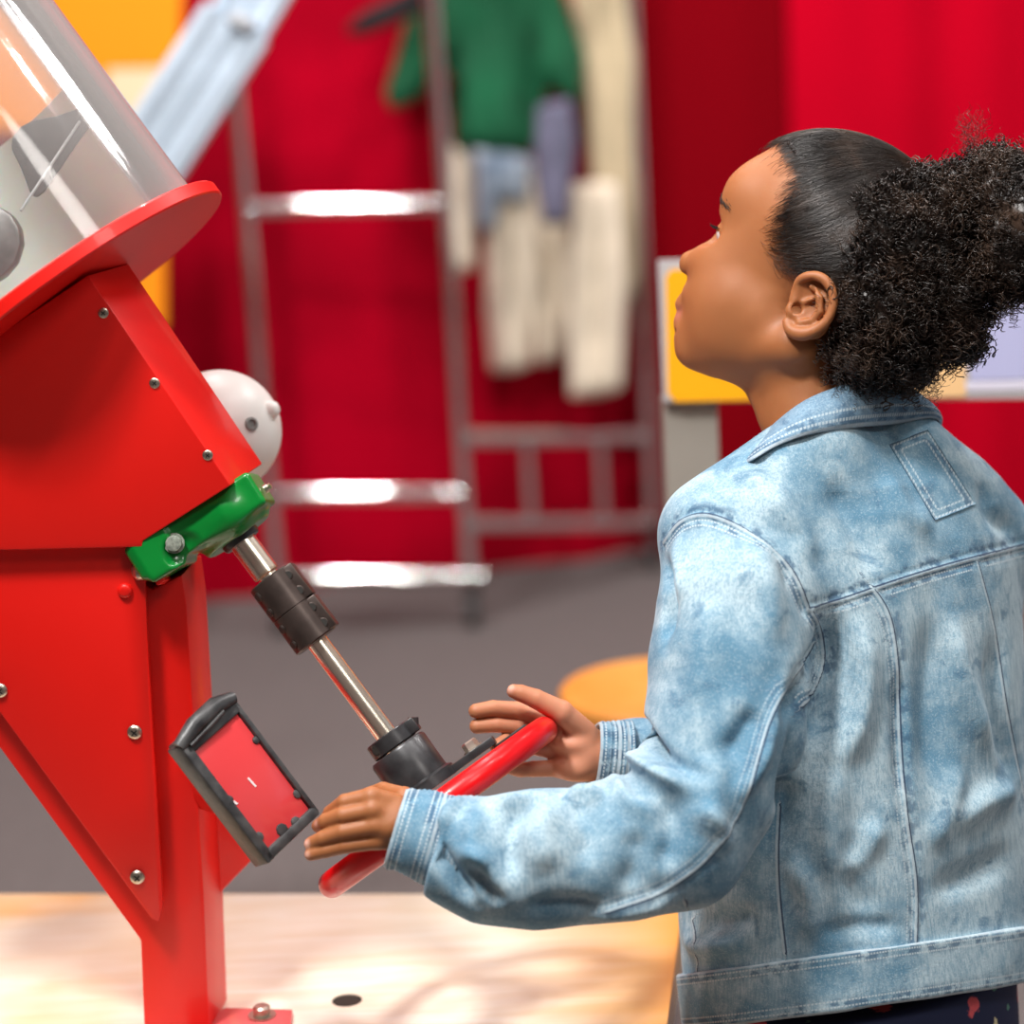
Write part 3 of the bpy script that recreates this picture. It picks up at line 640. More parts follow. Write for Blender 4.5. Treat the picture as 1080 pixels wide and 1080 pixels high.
area('backdrop_wash_right', (1.5, 4.0, 3.4), (1.9, 5.7, 1.3), .4, 60, (1, .95, .95))
for i, (lx, ly) in enumerate([(-1.35, 1.2), (-.75, .9), (-.42, 1.4), (.25, 1.0), (1.6, 1.8)]):
    area('ceiling_downlight', (lx, ly, 3.50), (lx, ly + .5, 0), .12, 9, (1, .97, .98))
w = bpy.data.worlds.new('world'); SC.world = w; w.use_nodes = True; w.node_tree.nodes['Background'].inputs[0].default_value = (.9, .85, .82, 1); w.node_tree.nodes['Background'].inputs[1].default_value = .40
SC.view_settings.exposure = 0.0
SC.cycles.max_bounces = 8; SC.cycles.transparent_max_bounces = 12; SC.cycles.sample_clamp_indirect = 8; SC.cycles.caustics_reflective = False
# ------------------------------------------------------------------ the girl
QL = float(os.environ.get('SCENE_COARSE', '1'))
PE = empty('person', P(905, 1060, 2.02) * np.array([1, 1, 0]), 'girl in pale denim jacket with curly dark hair, hands on red steering wheel, looking up', 'person')
# ---- head frame (head turned a little away, chin up)
HK = 1.98 / FPX; HC0 = P(865, 290, 1.98); PSI = math.radians(16); SPS, CPS = math.sin(PSI), math.cos(PSI)
hx = CPS * R_ - SPS * F_; hy = -U_; hs = -SPS * R_ - CPS * F_
HM = np.stack([hx, hy, hs]).astype(f32)
def H(X, Y, S=0): return np.array([(X - 865 + S * SPS) / CPS, Y - 290.0, S])
def toloc(p): return ((p - HC0.astype(f32)) @ HM.T) / HK
def fromloc(q): return HC0 + (np.asarray(q) @ HM) * HK
prof = [(817, 155), (804, 163), (791, 172), (781, 181), (774.5, 188.5), (769.5, 200), (766, 212), (764.3, 227), (761, 238), (752, 249), (744, 254), (735.5, 258), (727, 261.5), (722, 265), (719.8, 274), (722, 283), (729, 291.5), (724, 300), (718, 310), (715, 318),
        (716.6, 326.5), (713.8, 334), (714, 343), (714.5, 357), (716, 371), (723, 382), (733, 388), (743, 392), (757, 397), (772, 402), (781, 406.5), (787, 411.5), (792, 421), (797, 431), (801, 443), (806, 455), (811, 468)]
PR = np.array([H(x, y)[:2] for x, y in prof])
def rotz(a): c, s = math.cos(a), math.sin(a); return np.array([[c, s, 0], [-s, c, 0], [0, 0, 1]])
def head0(q):
    a = q.copy(); a[:, 2] = np.sqrt(q[:, 2] ** 2 + 1.0)
    skull = s_ell(a, H(880, 248), (122, 104, 89), rotz(math.radians(24)))
    d = smin(skull, s_ell(a, H(806, 300), (84, 92, 64)), 22)
    d = smin(d, s_ell(a, H(800, 210), (40, 44, 56)), 20)
    d = smin(d, s_cone(a, H(745, 356), H(832, 366, 50), 29, 27), 18)
    d = smin(d, s_cone(a, H(785, 318, 30), H(800, 330, 34), 33, 32), 18)
    d = smin(d, s_cone(a, H(765, 365), H(830, 375), 30, 45), 20)
    d = smin(d, s_ell(a, H(768, 332, 22), (40, 50, 36)), 18)
    # neck
    d = smin(d, s_cone(a, H(846, 372), H(868, 500), 50, 56), 14)
    # eye socket
    d = smax(d, -s_ell(a, H(752, 246, 30), (15, 11, 17)), 9)
    d = smin(d, s_cone(a, H(768, 221, 12), H(776, 222, 34), 9, 8), 9)
    # nose, lips, chin
    d = smin(d, s_cone(a, H(766, 246), H(739, 268), 8, 9), 7)
    d = smin(d, s_ell(a, H(733, 275), (13, 11.5, 11)), 6)
    d = smin(d, s_ell(a, H(743, 285, 11), (10, 7.5, 7)), 4)
    d = smax(d, -s_ell(a, H(737, 293, 6), (4.5, 5, 3)), 2)
    d = smin(d, s_cone(a, H(728.5, 317), H(739, 321, 17), 9, 4), 5)
    d = smin(d, s_cone(a, H(728, 335), H(738, 331, 16), 9, 4), 5)
    d = smax(d, -s_cone(a, H(713, 326.5), H(733, 326, 20), 1.2, .8), 1.8)
    d = smax(d, -s_cone(a, H(709, 347), H(716, 347, 10), 5, 4), 6)
    return d
_pp = np.concatenate([PR, np.zeros((len(PR), 1))], 1).astype(f32)
_res = head0(_pp); SIG = 9.5
_K = np.exp(-((PR[:, None] - PR[None]) ** 2).sum(-1) / (2 * SIG ** 2)); _w = np.linalg.solve(_K + .05 * np.eye(len(PR)), np.clip(_res, -12, 12))
def cr(l, n=5):
    l = [np.asarray(q, float) for q in l]; o_ = []
    for i in range(len(l) - 1):
        p0, p1, p2, p3 = l[max(i - 1, 0)], l[i], l[i + 1], l[min(i + 2, len(l) - 1)]
        for k in range(n): t = k / n; o_.append(.5 * ((2 * p1) + (-p0 + p2) * t + (2 * p0 - 5 * p1 + 4 * p2 - p3) * t * t + (-p0 + 3 * p1 - 3 * p2 + p3) * t ** 3))
    return o_ + [l[-1]]
_h = cr([(*H(x, y, s), r) for x, y, s, r in [(833, 318, 79, 3.5), (832, 306, 83, 4), (840, 300, 87, 4.8), (853, 301, 89, 5.2), (863, 311, 90, 5), (866, 328, 90, 4.6), (861, 344, 89, 4.8), (850, 354, 87, 6), (837, 358, 85, 7.5), (826, 354, 82, 6.8), (822, 345, 79, 5)]])
HELX = [q[:3] for q in _h]; HELR = [q[3] for q in _h]
def ear(a):
    e = s_ell(a, H(845, 331, 80), (22, 33, 7), rotz(math.radians(-8)))
    e = smax(e, -s_ell(a, H(844, 326, 88), (17, 24, 8)), 3)
    e = smin(e, s_chain(a, HELX, HELR), 3)
    e = smin(e, s_chain(a, [H(846, 310, 84), H(853, 322, 87), H(853, 336, 87), H(846, 345, 86), H(834, 347, 84)], [3, 4, 4.2, 4, 3.5], 1.2), 2.5)
    e = smin(e, s_chain(a, [H(838, 326, 80), H(848, 322, 84)], [3, 2.2]), 2.5)
    e = smin(e, s_ell(a, H(825, 334, 80), (5, 8, 5)), 3)
    e = smax(e, -s_cone(a, H(833, 329, 88), H(829, 338, 70), 5.5, 5), 2.5)
    e = smax(e, -s_cone(a, H(846, 307, 90), H(846, 318, 86), 3.5, 3), 2)
    return e
def headl(q):
    d = head0(q)
    near = (np.abs(q[:, 2]) < 60)
    if near.any():
        qq = q[near]; c = np.zeros(len(qq), f32)
        for (px, py), w_ in zip(PR, _w): c += w_ * np.exp(-((qq[:, 0] - px) ** 2 + (qq[:, 1] - py) ** 2) / (2 * SIG ** 2))
        d[near] -= c * np.exp(-(qq[:, 2] / 34) ** 2)
    a = q.copy(); a[:, 2] = np.abs(q[:, 2])
    m_ = a[:, 2] > 55
    if m_.any(): d[m_] = smin(d[m_], ear(a[m_]), 3)
    # near eyelids: ball with a slit
    m_ = np.abs(q[:, 0] - H(770, 247, 30)[0]) < 40
    if m_.any():
        am = a[m_]; lid = np.linalg.norm(am - H(770, 247, 30), axis=1) - 15.6
        dd = smin(d[m_], lid, 3)
        slit = s_ell(am, H(754, 249, 31), (10, 5.5, 15.5), rotz(math.radians(14)))
        d[m_] = smax(dd, -slit, 1.0)
    return d
# ---- arms / hands
kk = 1.95 / FPX
def pts(l): return [P(*q) for q in l]
LH = dict(
    index=([(420, 848, 1.850), (392, 840, 1.842), (364, 846, 1.846), (349, 857, 1.862), (343, 866, 1.876)], [10, 9.3, 8.3, 7.6, 6.8]),
    middle=([(422, 862, 1.846), (393, 854, 1.838), (362, 860, 1.841), (344, 866, 1.850), (336, 871, 1.862)], [10, 9.6, 8.8, 8.0, 7.0]),
    ring=([(424, 876, 1.846), (395, 871, 1.838), (362, 877, 1.840), (341, 884, 1.846), (328, 890, 1.853)], [10, 9.4, 8.6, 7.8, 7.0]),
    little=([(426, 888, 1.848), (397, 887, 1.842), (364, 892, 1.843), (344, 897, 1.847), (328, 901, 1.851)], [9, 8.6, 7.8, 7.2, 6.6]),
    thumb=([(440, 862, 1.856), (426, 842, 1.868), (404, 834, 1.890), (388, 838, 1.902)], [11, 11.5, 9, 7.5]))
RH = dict(
    index=([(622, 778, 1.995), (582, 762, 1.992), (547, 749, 1.990), (520, 747, 1.986), (502, 750, 1.982)], [10, 10, 9.2, 8.6, 8.0]),
    middle=([(622, 788, 1.998), (584, 776, 1.996), (550, 766, 1.993), (524, 764, 1.988), (503, 766, 1.984)], [10, 10, 9.2, 8.6, 8.0]),
    ring=([(622, 798, 2.0), (584, 791, 1.998), (552, 785, 1.996), (533, 783, 1.986), (524, 787, 1.978)], [10, 10, 9.2, 8.6, 7.6]),
    little=([(624, 812, 1.998), (590, 810, 1.994), (562, 811, 1.988), (549, 812, 1.980), (541, 811, 1.972)], [10, 9.5, 8.4, 7.8, 7.0]),
    thumb=([(618, 772, 1.985), (592, 751, 1.972), (565, 737, 1.966), (549, 731, 1.964), (542, 729, 1.963)], [12, 12.5, 10.4, 9.0, 7.6]))
def hand_sdf(p, Hd, wrist, heel, kf=.0022, kp=.006):
    palm = None; fing = None
    for n, (l, r) in Hd.items():
        w = pts(l); rr = [x * kk for x in r]
        if n == 'thumb': c = s_chain(p, w[1:], rr[1:], .001); m0 = s_cone(p, w[0], w[1], rr[0], rr[1])
        else: c = s_chain(p, w[1:], rr[1:], .001); m0 = s_cone(p, w[0], w[1], rr[0], rr[1])
        palm = m0 if palm is None else smin(palm, m0, kp); fing = c if fing is None else smin(fing, c, .0012 if n != 'thumb' else .003)
    palm = smin(palm, s_chain(p, pts([q[:3] for q in wrist]), [q[3] * kk for q in wrist], .004), .008)
    for q in heel: palm = smin(palm, s_ell(p, P(*q[:3]), np.array(q[3:6]) * kk), .007)
    return smin(fing, palm, kf)
LWR = [(426, 868, 1.848, 20), (452, 874, 1.846, 24), (500, 884, 1.845, 28)]
RWR = [(618, 796, 1.994, 26), (640, 798, 2.0, 26), (680, 803, 2.02, 28)]
LHEEL = [(412, 868, 1.848, 18, 22, 15)]
RHEEL = [(606, 808, 1.990, 22, 22, 15), (604, 780, 1.992, 24, 26, 13)]
nails = [(P(324, 892, 1.851), .0), (P(534.5, 725, 1.956), 1)]
TSh = unit(np.array([.85, .53, 0])); TBn = np.array([TSh[1], -TSh[0], 0]); Zv = np.array([0, 0, 1.0])
TA, TB = P(907, 1075, 2.050), P(890, 455, 2.022)
_lv = np.array([1120, 1075, 1000, 900, 800, 700, 640, 600, 565, 535, 510, 490, 470, 455, 440, 425]); 
_la = np.array([.152, .155, .160, .163, .163, .161, .160, .159, .156, .148, .134, .113, .082, .062, .045, .03])
_lb = np.array([.116, .118, .120, .118, .114, .112, .110, .108, .103, .096, .088, .078, .066, .056, .045, .03])
_lt = (1075 - _lv) / (1075. - 455)
def torso_sdf(p, grow=0.0, ex=2.3):
    ax = TB - TA; t = ((p - TA) @ ax) / (ax @ ax); c = TA + t[:, None] * ax; q = p - c
    a = np.interp(t, _lt[:], _la) + grow; b = np.interp(t, _lt[:], _lb) + grow
    x, y = np.abs(q @ TSh), np.abs(q @ TBn)
    r = ((x / a) ** ex + (y / b) ** ex) ** (1 / ex); L = np.sqrt(x * x + y * y) + 1e-6
    d = (r - 1) * L / np.maximum(r, 1e-3); d = np.where(r < .3, -np.minimum(a, b) * .8, d)
    top = (t - _lt[-1]) * np.linalg.norm(ax)
    return np.maximum(d * .8, top)
def body_sdf(p):
    d = np.full(len(p), .5, f32); z = p[:, 2]
    q = toloc(p); m_ = (np.abs(q[:, 0]) < 260) & (q[:, 1] < 260) & (q[:, 1] > -260)
    if m_.any(): d[m_] = np.minimum(d[m_], headl(q[m_]) * HK)
    m_ = z < .05 + P(880, 430, 2.0)[2]
    if m_.any():
        pm = p[m_]; t = torso_sdf(pm, -.022)
        t = smin(t, s_chain(pm, pts([(752, 600, 1.93), (745, 760, 1.875), (722, 880, 1.845)]), [.034, .03, .026]), .02)
        t = smin(t, s_chain(pm, pts([(722, 880, 1.845), (600, 892, 1.84), (500, 884, 1.845)]), [.026, .026, .022]), .01)
        t = smin(t, s_chain(pm, pts([(1030, 600, 2.10), (990, 760, 2.18), (900, 850, 2.15)]), [.034, .03, .026]), .02)
        t = smin(t, s_chain(pm, pts([(900, 850, 2.15), (760, 815, 2.06), (680, 803, 2.02)]), [.026, .025, .022]), .01)
        t = smax(t, P(907, 1000, 2.02)[2] - pm[:, 2], .01)
        d[m_] = smin(d[m_], t, .012)
    for Hd, W, hl_, c in ((LH, LWR, LHEEL, P(400, 870, 1.85)), (RH, RWR, RHEEL, P(580, 785, 1.985))):
        m_ = np.linalg.norm(p - c.astype(f32), axis=1) < .13
        if m_.any(): d[m_] = smin(d[m_], hand_sdf(p[m_], Hd, W, hl_), .003)
    return d
lo = np.array([P(300, 600, 1.85)[0] - .01, 1.70, .53]); hi = np.array([P(1090, 600, 2.1)[0] + .04, 2.20, P(880, 120, 2.0)[2] + .02])
bv, bf = nets(body_sdf, lo, hi, .0017 * QL, B=12, slack=1.5, project=2)
ql = toloc(bv.astype(f32))
# scalp mask: signed distance to the hairline, in head-local pixels
HL = np.array([H(x, y, s)[:2] for x, y, s in [(819, 120, 0), (818, 153, 0), (824, 168, 20), (833, 190, 45), (832, 212, 60), (822, 232, 66), (814, 252, 68), (813, 270, 70), (824, 284, 72), (845, 289, 76), (868, 296, 76), (878, 318, 76), (878, 350, 70), (876, 380, 60), (884, 405, 50), (884, 440, 50), (1100, 460, 0), (1100, 100, 0)]])
def sdpoly(g, poly):
    ins = np.zeros(len(g), bool); dist = np.full(len(g), 1e9)
    for i in range(len(poly)):
        a, b_ = poly[i], poly[(i + 1) % len(poly)]
        cnd = (a[1] > g[:, 1]) != (b_[1] > g[:, 1])
        with np.errstate(divide='ignore', invalid='ignore'): xi = a[0] + (g[:, 1] - a[1]) / (b_[1] - a[1]) * (b_[0] - a[0])
        ins ^= cnd & (g[:, 0] < xi); t = np.clip(((g - a) @ (b_ - a)) / ((b_ - a) @ (b_ - a)), 0, 1)
        dist = np.minimum(dist, np.linalg.norm(g - a - t[:, None] * (b_ - a), axis=1))
    return np.where(ins, -dist, dist)
sc_ = sdpoly(ql[:, :2].astype(float), HL); sc_[(ql[:, 1] > 160)] = 50
earm = ear(np.stack([ql[:, 0], ql[:, 1], np.abs(ql[:, 2])], 1)); sc_ = np.where((earm < 3), 60, sc_)
_tw = np.clip(1 - np.abs(ql[:, 1] - H(0, 245)[1]) / 60, 0, 1); scalp = np.clip(.42 - sc_ / (16 + 46 * _tw), 0, 1)
lip = np.zeros(len(bv)); al = np.abs(ql[:, 2])
lc = np.linalg.norm((ql - H(721, 327)) / np.array([11, 10, 20]), axis=1); lip = np.clip(1.4 - lc, 0, 1) * (ql[:, 1] < 55)
nail = np.zeros(len(bv))
for c, r in [(P(534.5, 724.5, 1.957), .0052), (P(322, 890, 1.848), .0035), (P(321, 902, 1.845), .0035), (P(330, 869, 1.852), .0036)]: nail = np.maximum(nail, np.clip(1.5 - np.linalg.norm(bv - c, axis=1) / r * 1.0, 0, 1))
palmc = P(585, 790, 1.965); palm = np.clip(1.3 - np.linalg.norm(bv - palmc, axis=1) / .075, 0, 1)
sk = bpy.data.materials.new('brown_skin'); sk.use_nodes = True; nt = sk.node_tree; b = nt.nodes['Principled BSDF']
def attr(nt, n): a = nt.nodes.new('ShaderNodeAttribute'); a.attribute_name = n; return a.outputs['Fac']
def mixc(nt, f, a, b2):
    x = nt.nodes.new('ShaderNodeMix'); x.data_type = 'RGBA'
    if isinstance(f, float): x.inputs[0].default_value = f
    else: nt.links.new(f, x.inputs[0])
    for i, v in ((6, a), (7, b2)):
        if isinstance(v, tuple): x.inputs[i].default_value = (*v, 1)
        else: nt.links.new(v, x.inputs[i])
    return x.outputs[2]
def noise(nt, scale, detail=3, vec=None, rough=.5, dist=0.0):
    n = nt.nodes.new('ShaderNodeTexNoise'); n.inputs['Scale'].default_value = scale; n.inputs['Detail'].default_value = detail; n.inputs['Roughness'].default_value = rough; n.inputs['Distortion'].default_value = dist
    if vec is None: t = nt.nodes.new('ShaderNodeTexCoord'); vec = t.outputs['Object']
    nt.links.new(vec, n.inputs['Vector']); return n.outputs['Fac']
def ramp(nt, f, p0, p1, c0=(0, 0, 0), c1=(1, 1, 1)):
    r = nt.nodes.new('ShaderNodeMapRange'); r.inputs['From Min'].default_value = p0; r.inputs['From Max'].default_value = p1; r.interpolation_type = 'SMOOTHSTEP'; nt.links.new(f, r.inputs['Value']); return r.outputs[0]
def math_(nt, op, a, b2=None, c=None, clamp=False):
    m_ = nt.nodes.new('ShaderNodeMath'); m_.operation = op; m_.use_clamp = clamp
    for i, v in enumerate((a, b2, c)):
        if v is None: continue
        if isinstance(v, (int, float)): m_.inputs[i].default_value = v
        else: nt.links.new(v, m_.inputs[i])
    return m_.outputs[0]
c = mixc(nt, noise(nt, 22, 4), (.33, .115, .038), (.42, .155, .054))
c = mixc(nt, attr(nt, 'palm'), c, (.62, .26, .15))
c = mixc(nt, attr(nt, 'lip'), c, (.42, .14, .085))
c = mixc(nt, attr(nt, 'nail'), c, (.74, .42, .33))
sn = math_(nt, 'ADD', attr(nt, 'scalp'), math_(nt, 'MULTIPLY_ADD', noise(nt, 260, 3), .9, -.45)); sn = ramp(nt, sn, .30, 1.0)
c = mixc(nt, sn, c, (.022, .014, .010))
nt.links.new(c, b.inputs['Base Color']); b.inputs['Roughness'].default_value = .54; b.inputs['Subsurface Weight'].default_value = .22; b.inputs['Subsurface Radius'].default_value = (1, .32, .16); b.inputs['Subsurface Scale'].default_value = .005
bp = nt.nodes.new('ShaderNodeBump'); bp.inputs['Strength'].default_value = .12; bp.inputs['Distance'].default_value = .0006; nt.links.new(noise(nt, 900, 2), bp.inputs['Height']); nt.links.new(bp.outputs[0], b.inputs['Normal'])
M['skin'] = sk
body = np_mesh('body', bv, bf, sk, PE, {'scalp': ('FLOAT', scalp), 'lip': ('FLOAT', lip), 'nail': ('FLOAT', nail), 'palm': ('FLOAT', palm)})
# eyes
M['eyew'] = mat('eye', (.80, .76, .72), .12, coat=.8); M['iris'] = mat('dark_iris', (.02, .01, .006), .1, coat=1.0)
for s in (30, -30):
    q = H(770, 247, 30); q[2] = s; c_ = fromloc(q); r = 15.0 * HK
    g = unit(-hx * .84 - hy * .50 + hs * .10)
    a_, x_, y_ = basis(g); vs = []; fs = []
    e = [(*lathe(c_, g, [(-r * math.cos(math.pi * i / 24), max(1e-6, r * math.sin(math.pi * i / 24))) for i in range(25)], 32), 0)]
    e.append((*lathe(c_ + g * r * .0, g, [(r * 1.004 * math.cos(t), max(1e-6, r * 1.004 * math.sin(t))) for t in np.linspace(.46, 0, 6)], 24), 1))
    obj('eyeball', e, [M['eyew'], M['iris']], PE, smooth='all')
# ------------------------------------------------------------------ denim jacket
from mathutils.bvhtree import BVHTree
LS = [(778, 585, 1.925, 66), (778, 640, 1.905, 80), (770, 700, 1.893, 82), (762, 770, 1.878, 80), (742, 835, 1.862, 70), (716, 886, 1.85, 66)]
LF = [(716, 886, 1.85, 66), (660, 900, 1.845, 62), (610, 903, 1.842, 62), (560, 907, 1.84, 64), (515, 908, 1.84, 57), (478, 897, 1.842, 48), (452, 886, 1.843, 43)]
RS = [(1028, 590, 2.09, 56), (1010, 680, 2.14, 66), (960, 790, 2.17, 64), (900, 835, 2.155, 60)]
RF = [(900, 835, 2.155, 60), (800, 812, 2.10, 50), (730, 800, 2.06, 44), (672, 800, 2.025, 40), (650, 799, 2.01, 38)]
kj = 1.95 / FPX
LC0, LC1 = P(410, 868, 1.848), P(500, 897, 1.843); LCX = unit(LC1 - LC0)
RC0, RC1 = P(622, 797, 1.998), P(700, 802, 2.03); RCX = unit(RC1 - RC0)
def chain2(p, l, k=.012): return s_chain(p, pts([q[:3] for q in l]), [q[3] * kj for q in l], k)
NKC = P(868, 455, 2.0)
def jacket_sdf(p):
    d = torso_sdf(p)
    # flare and blouson above the waistband
    kz = np.interp(p[:, 2], [P(800, 735, 1.9)[2], P(800, 650, 1.9)[2]], [.005, .028]).astype(f32)
    d = smin(d, chain2(p, LS), kz)
    e = chain2(p, LF, .016)
    d = smin(d, e, .012)
    d = smin(d, chain2(p, RS), .026); d = smin(d, chain2(p, RF, .012), .012)
    # shoulder yoke rounding
    d = smin(d, s_cone(p, P(860, 480, 1.955), P(752, 560, 1.93), .040, .042), .03)
    d = smin(d, s_cone(p, P(950, 480, 2.02), P(1035, 560, 2.08), .040, .040), .03)
    # cut cuffs, hem, neck
    d = smax(d, (LC0 + LCX * .042 - p).astype(f32) @ LCX.astype(f32) + 0.0, .004)
    d = smax(d, -s_cyl(p, LC0 - LCX * .03, LC0 + LCX * .085, .0265), .003)
    d = smax(d, (RC0 + RCX * .012 - p).astype(f32) @ RCX.astype(f32), .004) if False else np.where(np.linalg.norm(p - RC0.astype(f32), axis=1) < .12, smax(d, ((RC0 + RCX * .006).astype(f32) - p) @ RCX.astype(f32), .004), d)
    d = smax(d, -s_cyl(p, RC0 - RCX * .03, RC0 + RCX * .04, .0255), .003)
    d = smax(d, -s_cone(p, P(866, 500, 2.0), P(840, 395, 1.99), .046, .058), .006)
    d = smax(d, P(907, 1100, 2.02)[2] - p[:, 2], .004)
    return d
jlo = np.array([P(395, 600, 1.85)[0] - .01, 1.66, .50]); jhi = np.array([P(1100, 600, 2.1)[0] + .07, 2.30, P(880, 400, 2.0)[2] + .03])
JH = .0021 * QL
jv, jf = nets(jacket_sdf, jlo, jhi, JH, B=12, slack=1.7, project=1)
def bvh_of(v, f): return BVHTree.FromPolygons([tuple(x) for x in v], [tuple(int(i) for i in q) for q in f])
def hit(bvh, px, py):
    r = ray(px, py); h_ = bvh.ray_cast(Vector(CAM), Vector(r / np.linalg.norm(r)))
    return (np.array(h_[0]), np.array(h_[1])) if h_[0] is not None else (None, None)
def catmull(l, n=10):
    l = [np.asarray(q, float) for q in l]; out = []
    for i in range(len(l) - 1):
        p0, p1, p2, p3 = l[max(i - 1, 0)], l[i], l[i + 1], l[min(i + 2, len(l) - 1)]
        for k in range(n):
            t = k / n; out.append(.5 * ((2 * p1) + (-p0 + p2) * t + (2 * p0 - 5 * p1 + 4 * p2 - p3) * t * t + (-p0 + 3 * p1 - 3 * p2 + p3) * t ** 3))
    out.append(l[-1]); return out
def project_line(bvh, l, n=8):
    o_ = []; ns = []
    for q in catmull(l, n):
        h_, nn_ = hit(bvh, q[0], q[1])
        if h_ is not None: o_.append(h_); ns.append(nn_)
    return np.array(o_), np.array(ns)
def vnormals(v, f):
    t = np.cross(v[f[:, 2]] - v[f[:, 0]], v[f[:, 3]] - v[f[:, 1]]); n = np.zeros_like(v)
    for k in range(4): np.add.at(n, f[:, k], t)
    return n / np.maximum(np.linalg.norm(n, axis=1), 1e-12)[:, None]
def smooth_disp(v, f, d, it):
    nb = np.zeros(len(v)); e = np.concatenate([f[:, [0, 1]], f[:, [1, 2]], f[:, [2, 3]], f[:, [3, 0]]])
    np.add.at(nb, e[:, 0], 1)
    for _ in range(it):
        a = np.zeros(len(v)); np.add.at(a, e[:, 0], d[e[:, 1]]); d = .4 * d + .6 * a / np.maximum(nb, 1)
    return d
def polydist(v, line, R):
    """distance, arc length, side vector to a 3D polyline for vertices within R of it"""
    lo_, hi_ = line.min(0) - R, line.max(0) + R; ix = np.where(((v > lo_) & (v < hi_)).all(1))[0]; q = v[ix]
    best = np.full(len(ix), 9.); al_ = np.zeros(len(ix)); tg = np.zeros((len(ix), 3)); off = np.zeros((len(ix), 3)); s0 = 0
    for i in range(len(line) - 1):
        a, b_ = line[i], line[i + 1]; L = np.linalg.norm(b_ - a)
        if L < 1e-6: continue
        t = np.clip((q - a) @ (b_ - a) / L ** 2, 0, 1); o_ = q - a - t[:, None] * (b_ - a); dd = np.linalg.norm(o_, axis=1); m_ = dd < best
        best[m_] = dd[m_]; al_[m_] = s0 + t[m_] * L; tg[m_] = (b_ - a) / L; off[m_] = o_[m_]; s0 += L
    return ix, best, al_, tg, off
def wob(v, s, seed):
    r = np.random.default_rng(seed); d = np.zeros(len(v))
    for k in range(7):
        w_ = r.normal(size=3); w_ = w_ / np.linalg.norm(w_) * s * r.uniform(.6, 1.7); w2 = r.normal(size=3); w2 = w2 / np.linalg.norm(w2) * s * .7
        d += np.sin(v @ w_ + r.uniform(0, 6.3) + 1.3 * np.sin(v @ w2 + r.uniform(0, 6.3)))
    return d / 7
def strokes(v, f, bvh, ST_, amp=1.0, lobes=True):
    d = np.zeros(len(v))
    for l, w_, a in ST_:
        line, _ = project_line(bvh, l, 6)
        if len(line) < 3: continue
        w_ = w_ * 1e-3; ix, dd, al_, tg, off = polydist(v, line, w_ * 3); L = np.sum(np.linalg.norm(np.diff(line, axis=0), axis=1))
        tp = np.clip(np.minimum(al_, L - al_) / (L * .3 + 1e-6), 0, 1); tp = tp * tp * (3 - 2 * tp) * .85 + .15
        d[ix] += a * 1e-3 * np.exp(-(dd / w_) ** 2) * tp * amp
    return d
